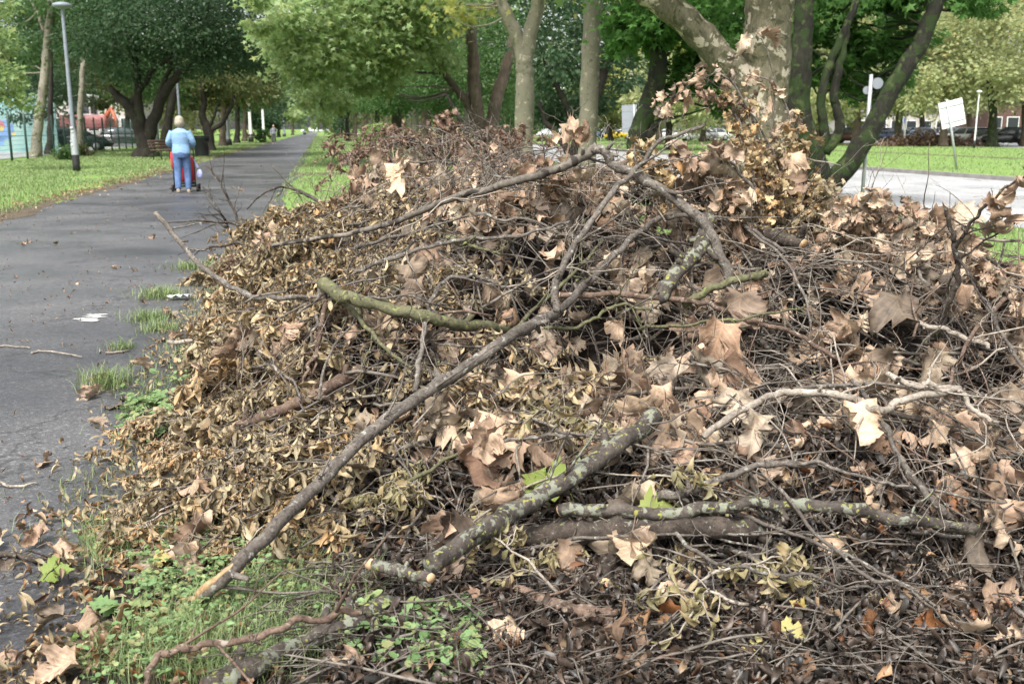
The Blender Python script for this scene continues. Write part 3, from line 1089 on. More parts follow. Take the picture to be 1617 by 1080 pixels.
# --- right of the path
tree('plane_tree', 'leaning many stemmed plane tree whose pale crown hangs over the path', 'tree', 765, 45,
     [([(762, 254), (760, 225), (757, 205), (752, 170), (748, 120), (745, 60), (740, -20)], .42, .2),
      ([(752, 190), (735, 160), (712, 130), (690, 100), (660, 72), (625, 55)], .20, .07),
      ([(768, 215), (778, 185), (790, 140), (800, 100), (812, 50)], .32, .2)],
     [(490, 70, 60, 40, -6, 3), (560, 30, 80, 60, -5, 4), (640, 50, 70, 50, -3, 3), (600, 95, 50, 24, -3, 3), (535, 110, 60, 30, -4, 3), (670, -20, 120, 50, -4, 4), (450, 40, 44, 22, -8, 2), (520, 150, 44, 24, -1, 2), (700, 80, 36, 34, -1, 2), (540, -40, 140, 50, -5, 4), (470, 110, 30, 24, -6, 2), (430, 20, 36, 30, -9, 2), (490, 180, 26, 14, 2, 2), (690, 20, 50, 30, -3, 2), (590, 135, 30, 12, -2, 2)],
     'light', 22000, .23, 'tr_brown', ROW_R, seg=12)
tree('park_tree', 'dark green tree filling the gap left of the forked plane trunk', 'tree', 735, 52,
     [([(735, 246), (738, 200), (742, 150), (745, 60)], .32, .16), ([(738, 210), (722, 180), (705, 150)], .14, .06)],
     [(770, 80, 60, 40, 2, 3), (720, 110, 60, 34, 2, 3), (650, 135, 70, 26, 3, 3), (600, 160, 50, 20, 4, 3), (790, 130, 45, 30, 3, 3), (700, 160, 40, 20, 4, 3), (780, 20, 60, 50, 4, 3), (820, 170, 40, 36, 8, 3)], 'mid', 20000, .18, 'tr_dark', ROW_R)
for k, (bx, Y, w, bl, lf, bk, lab) in enumerate([
        (655, 72, .30, [(640, 120, 60, 34), (690, 100, 50, 40), (660, 60, 60, 40)], 'mid', 'tr_grey', 'pale barked plane trunk close behind the brush pile top left'),
        (631, 80, .30, [(620, 140, 50, 26), (580, 120, 50, 30)], 'mid', 'tr_dark', 'thick dark trunk beside a paler trunk on the grass strip'),
        (619, 84, .30, [(600, 150, 40, 22), (640, 150, 40, 24)], 'mid', 'tr_brown', 'pale brown trunk just left of the thick dark trunk'),
        (672, 66, .42, [(690, 150, 40, 26), (710, 70, 50, 40)], 'dark', 'tr_brown', 'broad brown trunk partly hidden by the red dead spray'),
        (598, 120, .40, [(590, 140, 36, 26), (560, 150, 36, 20)], 'mid', 'tr_dark', 'dark forked tree behind tall bright weeds on the strip'),
        (574, 130, .38, [(560, 120, 50, 36), (600, 110, 40, 30)], 'olive', 'tr_brown', 'first of the far brown trunks along the grass strip'),
        (560, 150, .38, [(545, 160, 36, 20), (530, 130, 36, 30)], 'olive', 'tr_brown', 'second of the far brown trunks along the grass strip'),
        (550, 118, .26, [(545, 140, 34, 24), (520, 165, 30, 18)], 'mid', 'tr_dark', 'slim dark trunk standing alone on the grass strip'),
        (535, 190, .5, [(535, 175, 24, 24), (522, 140, 34, 34), (540, 195, 20, 16), (505, 110, 30, 34)], 'dark', 'tr_dark', 'dark shrubby tree at the far end of the grass strip')]):
    tree('park_tree', lab, 'tree', bx, Y, [([(bx, 235), (bx + (-2) ** (k % 3), 190), (bx + 3, 120)], w, w * .6)], [(*b, 0, 4) for b in bl], lf, 4200, .26 + Y * .001, bk, ROW_R, seg=9)
tree('plane_tree', 'smooth grey plane tree trunk forking into a wide Y', 'tree', 826, 26,
     [([(826, 300), (827, 260), (828, 200), (829, 140), (828, 110), (828, 90)], .265, .21),
      ([(828, 118), (824, 84), (815, 58), (800, 25), (786, -10), (770, -60)], .20, .14),
      ([(828, 118), (832, 84), (838, 55), (847, 20), (853, -20), (858, -60)], .20, .15)],
     [(700, 25, 40, 26, 0, 1), (760, -60, 120, 50, 0, 3), (880, -90, 120, 50, 0, 3), (740, 5, 40, 14, 0, 1)], 'yellow', 1300, .17, 'tr_grey', ROW_R, seg=16, rough_amp=.02)
tree('plane_tree', 'straight smooth plane trunk standing right of the forked one', 'tree', 922, 23.5,
     [([(922, 305), (926, 250), (929, 180), (931, 110), (934, 50), (937, -10), (940, -80)], .225, .19)],
     [(930, -110, 130, 50, 0, 3), (960, -70, 60, 30, 0, 2)], 'mid', 2500, .17, 'tr_grey', ROW_R, seg=16, rough_amp=.02)
tree('park_tree', 'dark leaning tree behind the straight plane trunk', 'tree', 908, 34,
     [([(908, 275), (912, 235), (925, 190), (945, 135), (962, 90), (978, 40), (990, -20)], .26, .13), ([(915, 220), (900, 180), (880, 140), (860, 100)], .15, .06), ([(905, 250), (880, 215), (862, 190), (850, 160)], .15, .05)],
     [(880, 60, 60, 60, 0, 2), (890, 140, 50, 50, 1, 2), (960, 40, 50, 50, 1, 2), (980, 110, 40, 34, 1, 2), (860, 180, 30, 26, 2, 2), (940, 165, 24, 20, 2, 1), (900, -30, 120, 50, 0, 3)], 'dark', 11000, .17, 'tr_dark', ROW_R)
tree('maple_tree', 'green mossy leaning trunk pruned at its foot beside the grey sign', 'tree', 1012, 21,
     [([(1012, 320), (1006, 260), (1006, 222), (1014, 190), (1028, 145), (1036, 100), (1042, 50), (1046, -30)], .23, .16),
      ([(1008, 262), (1020, 232), (1028, 206), (1032, 196)], .13, .10)],
     [(1030, 20, 60, 44, 0, 1.5), (1080, 60, 60, 40, 1, 1.5), (1120, 110, 50, 34, 1, 1), (1070, 130, 36, 24, 1, 1), (980, 60, 30, 30, 1, 1), (1130, 30, 50, 50, 2, 1.5), (1060, -40, 120, 40, 0, 2), (1150, 150, 26, 20, 2, 1)], 'maple', 9000, .15, 'tr_moss', ROW_R, seg=12)
tree('plane_tree', 'massive flaking plane trunk with a heavy spotted limb rising behind the pile', 'tree', 1202, 13.2,
     [([(1202, 380), (1202, 300), (1203, 220), (1208, 140), (1212, 70), (1216, 0), (1220, -80)], .335, .29),
      ([(1190, 150), (1160, 112), (1128, 80), (1096, 46), (1060, 14), (1020, -12), (970, -40)], .20, .165)],
     [(1210, -170, 200, 60, 0, 2), (1000, -120, 140, 50, 0, 2)], 'light', 2200, .17, 'tr_plane', ROW_R, seg=22, rough_amp=.015)
tree('maple_tree', 'mossy maple with several stems curving up from one stump', 'tree', 1296, 17.5,
     [([(1296, 345), (1296, 310), (1288, 275), (1276, 235), (1262, 180), (1264, 110), (1268, 50), (1274, -40)], .27, .15),
      ([(1300, 305), (1340, 262), (1372, 210), (1404, 150), (1436, 95), (1462, 50), (1484, -10)], .19, .125),
      ([(1296, 250), (1302, 205), (1296, 170), (1304, 125), (1320, 80), (1338, 40), (1352, 0)], .085, .06),
      ([(1302, 242), (1322, 215), (1326, 195), (1320, 165), (1322, 120), (1332, 80), (1340, 30)], .095, .055)],
     [(1290, 30, 40, 50, 1.6, .8), (1370, 50, 46, 36, 2, .8), (1395, 105, 44, 28, 2.2, .8), (1355, 130, 30, 20, 2, .6), (1330, 80, 36, 36, 1.8, .8), (1300, 110, 26, 26, 2, .7), (1430, 60, 30, 26, 2, .6), (1360, -30, 120, 30, 1, 1.5), (1415, 5, 50, 22, 1.8, .7), (1520, -10, 40, 16, 0, .6), (1255, 70, 20, 60, 2, .8), (1390, 150, 22, 10, 1.6, .4), (1560, 6, 30, 10, 0, .5), (1345, 20, 40, 24, 1.6, .6)],
     'maple', 7000, .14, 'tr_moss', ROW_R, seg=16, rough_amp=.018)
# cut stump of a removed branch on the mossy maple
# --- across the road
far_trees = [
    # base px, Y, r, blobs, leaf, bark, label
    (1489, 82, .34, [(1480, 90, 60, 50), (1530, 60, 60, 50), (1450, 140, 40, 30), (1510, 130, 40, 26)], 'pale', 'tr_brown', 'pale tree whose mossy trunk stands left of the white sign'),
    (1567, 80, .42, [(1570, 60, 70, 60), (1610, 110, 50, 40), (1540, 120, 50, 34), (1580, 150, 40, 20)], 'pale', 'tr_moss', 'dark trunked tree with pale crown at the right picture edge'),
    (1418, 88, .38, [(1410, 130, 50, 36), (1440, 70, 60, 46), (1390, 160, 34, 24)], 'pale', 'tr_grey', 'straight pale grey trunk between the parked blue cars'),
    (1455, 112, .34, [(1450, 110, 50, 36), (1470, 40, 60, 50)], 'olive', 'tr_dark', 'dark slim trunk behind the reddish dead brush heap'),
    (1530, 105, .34, [(1525, 130, 40, 34), (1500, 160, 34, 20)], 'pale', 'tr_brown', 'brown slim trunk behind the white sign'),
    (1618, 84, .36, [(1640, 70, 60, 70), (1610, 150, 30, 20)], 'pale', 'tr_brown', 'tree beyond the right picture edge with pale leaves'),
    (1352, 86, .4, [(1340, 120, 50, 40), (1370, 60, 60, 50), (1310, 150, 40, 30)], 'pale', 'tr_brown', 'brown trunk seen between the curved stems of the mossy maple'),
    (1290, 100, .34, [(1280, 100, 60, 60), (1270, 40, 40, 40), (1300, 170, 40, 26)], 'yellow', 'tr_brown', 'yellowing tree seen just right of the massive plane trunk'),
    (1056, 68, .26, [(1060, 130, 50, 36), (1090, 170, 30, 20), (1030, 160, 28, 24)], 'pale', 'tr_dark', 'small dark forked tree on the sunny grass across the road'),
    (1040, 92, .34, [(1030, 110, 50, 50), (1060, 60, 60, 50), (990, 120, 36, 40)], 'yellow', 'tr_brown', 'yellow green tree behind the grey sign panel'),
    (1110, 110, .36, [(1110, 130, 46, 40), (1140, 80, 40, 50), (1090, 190, 24, 12)], 'pale', 'tr_brown', 'pale green tree behind the dead leaf spray of the pile'),
    (964, 120, .3, [(960, 150, 34, 36), (985, 130, 30, 40), (950, 190, 26, 14)], 'olive', 'tr_dark', 'greyish green tree between the straight plane trunk and grey sign'),
    (880, 140, .3, [(880, 150, 40, 30), (850, 165, 40, 26), (900, 100, 40, 40)], 'mid', 'tr_dark', 'far green tree between the two smooth plane trunks'),
    (800, 150, .3, [(800, 150, 40, 30), (770, 170, 40, 26), (720, 160, 40, 30), (690, 180, 30, 16)], 'mid', 'tr_dark', 'far green tree behind the leaning plane stems')]
for bx, Y, r, bl, lf, bk, lab in far_trees:
    tree('street_tree', lab, 'tree', bx, Y, [([(bx, 230), (bx + 1, 190), (bx + rng.uniform(-6, 6), 110)], r, r * .6)], [(b[0], b[1], b[2] * 1.25, b[3] * 1.2, 0, 4.5) for b in bl] + [(bx + rng.uniform(-40, 40), 10, 70, 50, 3, 4)], lf, 8500, .27 + Y * .0008, bk, FAR, seg=9)

# far wood closing the view: nobody could count its trees
P, D = [], []
for px0, px1, y0, y1, Y, n, nm in ((-200, 480, 60, 215, 210, 9000, 0), (-1000, -200, 40, 215, 150, 9000, 0), (1900, 2500, 60, 200, 150, 6000, 0), (510, 1000, 90, 212, 230, 8000, 0), (1000, 1900, 60, 190, 190, 11000, 1), (380, 640, 150, 206, 330, 2500, 0), (640, 1250, 40, 150, 210, 6000, 0)):
    k = 90
    c = np.array([PX(rng.uniform(px0, px1), rng.uniform(y0, y1), Y * rng.uniform(.95, 1.25)) for _ in range(k)])
    i = rng.integers(0, k, n)
    P.append(c[i] + rng.normal(0, 1, (n, 3)) * [4, 2, 2.2])
P = np.concatenate(P)
P[:, 2] = np.maximum(P[:, 2], .3)
xs, ts = to_st(P[:, 0], P[:, 1])
P = P[(ts < -9) | (ts > 2)]
mb = MB()
scatter(mb, CL, P, unit(len(P)), rng.normal(0, .5, P.shape) + [0, 0, 1], 1.1 * rng.uniform(.6, 1.4, len(P)))
tag(mb.build('far_wood', M['lf_olive'], smooth=False), 'hazy green mass of far trees behind the park', 'far wood', kind='stuff')

# ------------------------------------------------------------------ undergrowth by the fence and tall weeds
def bush(name, label, cat, px, py, Y, rx, rz, leaf, n, size, group=None):
    b = GX(px, Y)
    root = empty(name, b, label, cat, group)
    P, D = crown_points([((b[0], Y, rz / F * Y), (rx / F * Y, rx / F * Y * .7, rz / F * Y))], n)
    P[:, 2] = np.maximum(P[:, 2], .03)
    mb = MB()
    scatter(mb, CL, P, D + unit(n if False else len(P)) * .5, rng.normal(0, .5, P.shape) + [0, 0, 1], size * rng.uniform(.6, 1.3, len(P)))
    mb.build('crown', M['lf_' + leaf], root, smooth=False)
    mb = MB()
    for _ in range(5):
        t = np.array([b[0], b[1], 0]) + np.array([rng.normal(0, .3), rng.normal(0, .2), rz / F * Y * 1.2])
        mb.tube(spline([[b[0], b[1], -.02], (t + [b[0], b[1], 0]) / 2 + rng.normal(0, .06, 3), t], 6), [.02] * 6, 5)
    mb.build('stem', M['tr_brown'], root)
    return root


bush('shrub', 'low light green shrub at the fence behind the lamp post', 'shrub', 95, 240, 46, 22, 12, 'mid', 700, .13)
bush('shrub', 'small bushy plant at the foot of the fence near the dark car', 'shrub', 135, 236, 52, 14, 9, 'olive', 400, .13)
bush('shrub', 'bright green bush beside the distant walker', 'shrub', 414, 222, 105, 14, 9, 'maple', 500, .25)
bush('shrub', 'tall bright weeds in front of the dark forked tree', 'shrub', 598, 224, 92, 16, 16, 'light', 700, .28)
bush('shrub', 'tall bright weeds left of the other weeds on the strip', 'shrub', 578, 220, 100, 9, 12, 'light', 400, .28)


# ------------------------------------------------------------------ street furniture
def frame_at(px, Y, z=0.0):
    return GX(px, Y, z)


b = GX(121.5, 33.5)
L = empty('lamp_post', b, 'grey tapered lamp post with flat disc head and black foot on the left verge', 'lamp post', 'lamp posts of the park')
MB().lathe([(.001, 0), (.125, 0), (.122, .28), (.12, .56)], b, 14).build('foot', M['black'], L)
MB().lathe([(.117, .56), (.112, 1.0), (.095, 1.25), (.07, 1.42)], b, 14).build('lower_sleeve', M['steel'], L)
MB().lathe([(.068, 1.42), (.062, 3), (.055, 4.4), (.05, 5.15)], b, 12).build('pole', M['polegrey'], L)
MB().lathe([(.02, 5.12), (.10, 5.16), (.27, 5.22), (.30, 5.26), (.28, 5.32), (.12, 5.37), (.001, 5.38)], b, 20).build('lamp_head', M['polegrey'], L)
mb = MB()
for k in range(6):
    a = rng.uniform(3.6, 5.6)
    z = rng.uniform(.75, 1.6)
    r = .113 - max(0, z - 1.1) * .04
    mb.box(b + [math.cos(a) * r, math.sin(a) * r, z], (.08, .008, rng.uniform(.05, .12)), a + 1.57)
mb.build('sticker', M['paper'], L)


def lamp(px, Y, h, r, mat, lab, foot=True):
    b = GX(px, Y)
    o = empty('lamp_post', b, lab, 'lamp post', 'lamp posts of the park')
    MB().lathe([(.001, 0), (r * 1.5, 0), (r * 1.5, .5), (r, .56)], b, 10).build('foot', M['black'] if foot else mat, o)
    MB().lathe([(r, .5), (r * .8, h * .6), (r * .7, h)], b, 10).build('pole', mat, o)
    MB().lathe([(r * .5, h - .03), (r * 3, h + .05), (r * 3.6, h + .1), (r * 2, h + .18), (.001, h + .2)], b, 12).build('lamp_head', mat, o)


lamp(287.5, 60, 5.2, .085, M['polegrey'], 'grey lamp post rising behind the woman pushing the trolley')
lamp(361, 86, 4.2, .20, M['steel'], 'thick grey post with dark foot between trunks left of the path')
lamp(396.5, 112, 4.3, .20, M['polewhite'], 'nearer of the two white lamp posts beside the distant walker')
lamp(417, 135, 4.6, .20, M['polewhite'], 'farther of the two white lamp posts beside the distant walker')
lamp(449, 190, 5, .22, M['polegrey'], 'faint grey lamp post right of the distant walker')
lamp(481, 260, 5.2, .25, M['polegrey'], 'smallest lamp post near the far end of the path')
lamp(994, 74, 6.0, .15, M['polewhite'], 'white lamp post behind the grey sign panel')
lamp(886, 96, 5.0, .22, M['polewhite'], 'white post with black foot between the two plane trunks')
lamp(1427, 84, 5.2, .08, M['polewhite'], 'thin white pole behind the trunk of the mossy maple')
lamp(1538, 76, 4.0, .06, M['polewhite'], 'white pole standing right of the white sign before parked cars')


def sign(px_top, py_top, px_bot, Y, r, panels, lab, name='road_sign', group=None):
    """leaning pole from the ground to (px_top, py_top); panels = [(px, py, w px, h px, shape, material)]"""
    b = GX(px_bot, Y)
    o = empty(name, b, lab, 'sign', group)
    t = PX(px_top, py_top, Y)
    MB().tube([b - [0, 0, .1], (b + t) / 2, t], r, 12).build('pole', M['steel'], o)
    ax = (t - b) / np.linalg.norm(t - b)
    lean = math.atan2(ax[0], ax[2])
    T = np.array([[math.cos(lean), 0, math.sin(lean)], [0, 1, 0], [-math.sin(lean), 0, math.cos(lean)]])
    for (px, py, w, h, shp, mat) in panels:
        c = PX(px, py, Y + r + .02)
        w_, h_ = w / F * Y, h / F * Y
        mb = MB()
        if shp == 'box':
            mb.box(c, (w_, .025, h_), 0, .006, T)
            mb2 = MB()
            for q in (-.3, .3):
                cc = c + T @ np.array([0, -.025, q * h_])
                mb2.box(cc, (w_ * .96, .02, .035), 0, 0, T)
            p = mb.build('sign_panel', M[mat], o, smooth=False)
            f = mb2.build('back_rail', M['steel'], o, smooth=False)
        else:
            V = np.array([[r_ * math.cos(a), yy, r_ * math.sin(a)] for r_, yy in ((.001, .0), (w_ / 2, 0), (w_ / 2, .02), (.001, .02)) for a in np.linspace(0, 2 * math.pi, 25)[:-1]])
            mb.add(V + c, [[k * 24 + j, k * 24 + (j + 1) % 24, k * 24 + 24 + (j + 1) % 24, k * 24 + 24 + j] for k in range(3) for j in range(24)])
            mb.build('sign_disc', M[mat], o, smooth=False)
    return o


sign(1495, 158, 1512, 35.5, .04, [(1503.5, 180, 37, 40, 'box', 'signwhite')], 'blank white back of a road sign on a thin leaning pole beyond the road')
sign(1376, 118, 1360, 17.6, .033, [(1369, 143, 12, 12, 'disc', 'signgrey'), (1386, 132, 17, 18, 'disc', 'signgrey')], 'grey backs of round signs on a pole behind the mossy maple')
sign(1001, 165, 1003, 62, .05, [(997, 188, 29, 42, 'box', 'signgrey')], 'grey back of a large sign left of the leaning mossy trunk')
sign(1426, 182, 1426, 100, .05, [(1426, 191, 6, 8, 'box', 'blue')], 'small blue parking sign in front of the parked cars')
# bin, benches
b = GX(320, 52)
o = empty('waste_bin', b, 'black cylindrical waste bin standing on the verge beside the woman', 'waste bin')
MB().lathe([(.001, .02), (.36, .02), (.37, .1), (.38, .98), (.40, 1.0), (.40, 1.06), (.33, 1.06), (.32, .9), (.001, .88)], b, 18).build('bin_body', M['black'], o)
MB().lathe([(.40, .93), (.415, .94), (.415, .97), (.40, .98)], b, 18).build('rim_band', M['fence'], o)


def bench(px, Y, rz, lab):
    b = GX(px, Y)
    o = empty('park_bench', b, lab, 'bench', 'benches along the path')
    c, s = math.cos(rz), math.sin(rz)

    def L2(x, y, z):
        return b + np.array([c * x - s * y, s * x + c * y, z])
    mb = MB()
    for k in range(4):
        mb.box(L2(0, -.2 + k * .125, .45), (1.7, .11, .035), rz, .008)
    mb.build('seat', M['benchwood'], o)
    mb = MB()
    for k in range(3):
        mb.box(L2(0, .27 + k * .03, .58 + k * .13), (1.7, .03, .11), rz, .008)
    mb.build('backrest', M['benchwood'], o)
    for x in (-.65, .65):
        MB().tube([L2(x, -.2, 0), L2(x, -.2, .43)], .025, 8).tube([L2(x, -.2, .425), L2(x, .24, .425)], .022, 8).tube([L2(x, .2, 0), L2(x, .2, .43), L2(x, .36, .92)], .025, 8).build('leg', M['black'], o)


bench(262, 47, R(76), 'wooden park bench on the verge left of the woman')
bench(402, 104, R(76), 'small far bench near the white lamp posts')

# ------------------------------------------------------------------ left fence, wall, vehicles behind
FP = [(ST(s, -13.7)) for s in np.arange(19, 92, 2.5)]
fr = empty('wire_fence', (*FP[0], 0), 'dark green wire mesh fence behind the left verge', 'fence')
for q in FP:
    MB().box((q[0], q[1], 1.05), (.09, .09, 2.1), -UA, .01).build('post', M['fence'], fr)
for q0, q1 in zip(FP[:-1], FP[1:]):
    mb = MB()
    for z in np.arange(.08, 2.05, .2):
        mb.tube([[*q0, z], [*q1, z]], .006 if z % 1 > .2 else .012, 4, cap=False)
    for k in np.arange(.04, 1, .04):
        p = q0 + (q1 - q0) * k
        mb.tube([[*p, .06], [*p, 2.0]], .003, 3, cap=False)
    mb.build('mesh_panel', M['fence'], fr)


def wall_mat():
    m, n, l, p = new_mat('painted_turquoise_wall')
    tc = n.new('ShaderNodeTexCoord')
    nz = n.new('ShaderNodeTexNoise')
    nz.inputs['Scale'].default_value = 1.2
    nz.inputs['Detail'].default_value = 6
    l.new(tc.outputs['Object'], nz.inputs['Vector'])
    cr = ramp(n, [(.3, (.20, .36, .36)), (.55, (.27, .43, .41)), (.7, (.34, .46, .42))])
    l.new(nz.outputs['Fac'], cr.inputs['Fac'])
    l.new(cr.outputs[0], p.inputs['Base Color'])
    p.inputs['Roughness'].default_value = .8
    return m


M['turq'] = wall_mat()
M['muralblue'] = plain('mural_blue_paint', (.16, .28, .52), .8, 0, .2, 3)
M['muralred'] = plain('mural_red_paint', (.42, .16, .18), .8, 0, .2, 3)
M['muralyellow'] = plain('mural_yellow_paint', (.50, .42, .15), .8, 0, .2, 3)
w0, w1 = PX(-130, 225, 62), PX(92, 225, 64)
wo_ = empty('painted_wall', (w0[0], w0[1], 0), 'turquoise painted wall with a blue and red mural behind the fence', 'wall')
d = w1[:2] - w0[:2]
wa = math.atan2(d[1], d[0])
wc = (w0[:2] + w1[:2]) / 2
MB().box((wc[0], wc[1], 1.9), (np.linalg.norm(d), .25, 3.8), wa).build('wall_panel', M['turq'], wo_, smooth=False)
MB().box((wc[0], wc[1], 3.86), (np.linalg.norm(d) + .1, .4, .12), wa).build('coping', M['cream'], wo_, smooth=False)
nrm = np.array([math.sin(wa), -math.cos(wa)])
for px, py, r, mt in ((4, 205, 17, 'muralblue'), (-2, 222, 8, 'muralblue'), (3, 195, 5, 'muralred'), (6, 200, 4, 'muralred'), (2, 203, 5, 'muralyellow'), (22, 212, 3, 'muralyellow')):
    k = (px + 130) / 222
    q = w0[:2] + d * k + nrm * (.128 + .003 * (mt != 'muralblue') + .002 * (mt == 'muralyellow'))
    z = 1.4 - (py - 204) / 1607 * 63
    an = np.linspace(0, 2 * math.pi, 15)[:-1]
    rr = r / F * 63
    u2 = d / np.linalg.norm(d)
    V = [[q[0] + u2[0] * rr * math.cos(a) * f_, q[1] + u2[1] * rr * math.cos(a) * f_, z + rr * math.sin(a) * f_] for a, f_ in zip(an, rng.uniform(.75, 1.15, 14))]
    MB().add(V, F3=[[0, i, i + 1] for i in range(1, 13)]).build('mural_patch', M[mt], wo_, smooth=False)


# ------------------------------------------------------------------ cars
def paint(name, col):
    m, n, l, p = new_mat(name)
    p.inputs['Base Color'].default_value = (*col, 1)
    p.inputs['Roughness'].default_value = .25
    p.inputs['Coat Weight'].default_value = .6
    nz = n.new('ShaderNodeTexNoise')
    nz.inputs['Scale'].default_value = 3
    tc = n.new('ShaderNodeTexCoord')
    l.new(tc.outputs['Object'], nz.inputs['Vector'])
    rr = n.new('ShaderNodeMapRange')
    rr.inputs['To Min'].default_value = .18
    rr.inputs['To Max'].default_value = .4
    l.new(nz.outputs['Fac'], rr.inputs['Value'])
    l.new(rr.outputs[0], p.inputs['Roughness'])
    return m


CAR = dict(black=paint('black_car_paint', (.015, .016, .018)), blue=paint('dark_blue_car_paint', (.03, .055, .12)), lblue=paint('light_blue_car_paint', (.25, .36, .50)),
           silver=paint('silver_car_paint', (.45, .46, .47)), white=paint('white_car_paint', (.75, .76, .76)), yellow=paint('yellow_car_paint', (.62, .42, .03)), wine=paint('dark_red_car_paint', (.10, .03, .035)), green=paint('dark_green_car_paint', (.02, .04, .035)))
# side outlines: lower body and greenhouse, x forward
SHAPES = dict(
    hatch=dict(body=[(-2.0, .35), (-2.03, .62), (-1.95, .92), (-1.2, .97), (.75, .95), (1.35, .90), (1.85, .76), (2.02, .55), (2.0, .32), (1.7, .25), (-1.7, .25)],
               top=[(-1.88, .93), (-1.62, 1.36), (-1.2, 1.48), (-.2, 1.5), (.35, 1.38), (1.05, .93)], wx=(-1.25, 1.28)),
    wagon=dict(body=[(-2.3, .35), (-2.33, .65), (-2.25, .95), (-1.2, 1.0), (.8, .98), (1.6, .92), (2.1, .78), (2.3, .55), (2.28, .32), (1.9, .25), (-1.9, .25)],
               top=[(-2.18, .95), (-1.95, 1.40), (-1.5, 1.5), (-.1, 1.52), (.45, 1.40), (1.15, .96)], wx=(-1.45, 1.45)),
    sedan=dict(body=[(-2.2, .35), (-2.25, .62), (-2.15, .96), (-1.4, 1.0), (.8, .96), (1.5, .90), (2.05, .76), (2.25, .55), (2.22, .32), (1.9, .25), (-1.9, .25)],
               top=[(-1.6, .97), (-1.0, 1.38), (-.5, 1.45), (.0, 1.45), (.5, 1.34), (1.15, .94)], wx=(-1.4, 1.4)),
    van=dict(body=[(-2.4, .4), (-2.43, .8), (-2.4, 1.05), (-1.2, 1.1), (1.2, 1.08), (1.7, 1.02), (2.2, .88), (2.4, .6), (2.38, .35), (2.0, .28), (-2.0, .28)],
             top=[(-2.38, 1.05), (-2.3, 1.85), (-2.1, 1.98), (.7, 1.98), (1.1, 1.82), (1.75, 1.04)], wx=(-1.5, 1.5)))


def extrude(mb, prof, w0, w1, taper_top=None):
    """closed side outline extruded across; upper points may lean inward"""
    n = len(prof)
    V = []
    zt = max(p[1] for p in prof)
    zb = min(p[1] for p in prof)
    rows = ((-1, 0.93), (-1, 1.0), (1, 1.0), (1, 0.93))
    pc = np.mean(prof, 0)
    for k, (s, ins) in enumerate(rows):
        for x, z in prof:
            f = (z - zb) / (zt - zb + 1e-9)
            w = (w0 + (w1 - w0) * f) / 2
            if ins < 1:
                V.append([pc[0] + (x - pc[0]) * .985, s * w, pc[1] + (z - pc[1]) * .97])
            else:
                V.append([x, s * (w - .05), z])
    # order rows outer-left, inner-left, inner-right, outer-right
    F4 = []
    for r in range(3):
        for i in range(n):
            j = (i + 1) % n
            F4.append([r * n + i, r * n + j, (r + 1) * n + j, (r + 1) * n + i])
    V.append([pc[0], -(w0 + w1) / 4, pc[1]])
    V.append([pc[0], (w0 + w1) / 4, pc[1]])
    F3 = [[4 * n, (i + 1) % n, i] for i in range(n)] + [[4 * n + 1, 3 * n + i, 3 * n + (i + 1) % n] for i in range(n)]
    mb.add(V, F4, F3)


def make_car(kind):
    S = SHAPES[kind]
    root = empty('parked_car', (0, 0, 0))
    mb = MB()
    extrude(mb, S['body'], 1.68, 1.76)
    bd = mb.build('body', M['black'], root, world=False)
    mb = MB()
    extrude(mb, S['top'], 1.56, 1.22)
    mb.build('windows', M['glass'], root, world=False)
    tp = np.array(S['top'])
    zt = tp[:, 1].max()
    hi = tp[tp[:, 1] > zt - .2]
    mb = MB().box(((hi[0, 0] + hi[-1, 0]) / 2, 0, zt + .005), (hi[-1, 0] - hi[0, 0], 1.2, .05), 0, .02)
    for sx in (-1, 1):
        for pts in ((tp[0], tp[1], hi[0]), (hi[-1], tp[-1]), ((tp[0] + tp[-1]) / 2 + [-.1, 0], (hi[0] + hi[-1]) / 2)):
            Q = []
            for x, z in pts:
                f = (z - tp[0, 1]) / (zt - tp[0, 1])
                Q.append([x, sx * (1.56 + (1.22 - 1.56) * f) / 2, z + .01])
            mb.tube(Q, .045, 6)
    mb.build('roof', M['black'], root, world=False)
    for x in S['wx']:
        for s in (-1, 1):
            V = []
            prof = [(.12, .09), (.30, .09), (.325, .06), (.325, -.06), (.30, -.09), (.12, -.09)]
            an = np.linspace(0, 2 * math.pi, 17)[:-1]
            for r, y in prof:
                V += [[x + r * math.cos(a), s * .80 + y, .325 + r * math.sin(a)] for a in an]
            F4 = [[k * 16 + j, k * 16 + (j + 1) % 16, k * 16 + 16 + (j + 1) % 16, k * 16 + 16 + j] for k in range(5) for j in range(16)]
            wh = MB().add(V, F4).build('wheel', M['rubber'], root, world=False)
            V = [[x + r * math.cos(a), s * (.80 + .095 + q), .325 + r * math.sin(a)] for r, q in ((.2, -.01), (.19, .005), (.05, -.01)) for a in an]
            F4 = [[k * 16 + j, k * 16 + (j + 1) % 16, k * 16 + 16 + (j + 1) % 16, k * 16 + 16 + j] for k in range(2) for j in range(16)]
            MB().add(V, F4, [[32, 32 + j, 33 + j] for j in range(1, 15)]).build('rim', M['rim'], wh, world=False)
    xb, xf = S['body'][1][0], S['body'][7][0]
    for s in (-1, 1):
        MB().box((xf - .16, s * .62, .68), (.2, .34, .13), 0, .03).build('headlight', M['whitelamp'], root, world=False)
        MB().box((xb + .06, s * .68, .80), (.12, .26, .2), 0, .03).build('tail_light', M['redlamp'], root, world=False)
        MB().box((.75, s * .93, 1.02), (.12, .18, .12), 0, .03).build('mirror', M['black'], root, world=False)
    MB().box((xf + .005, 0, .42), (.05, 1.5, .14), 0, .02).build('bumper', M['rubber'], root, world=False)
    MB().box((xb - .01, 0, .62), (.02, .5, .11), 0, .004).build('number_plate', M['paper'], root, world=False)
    return root


CARS = {}


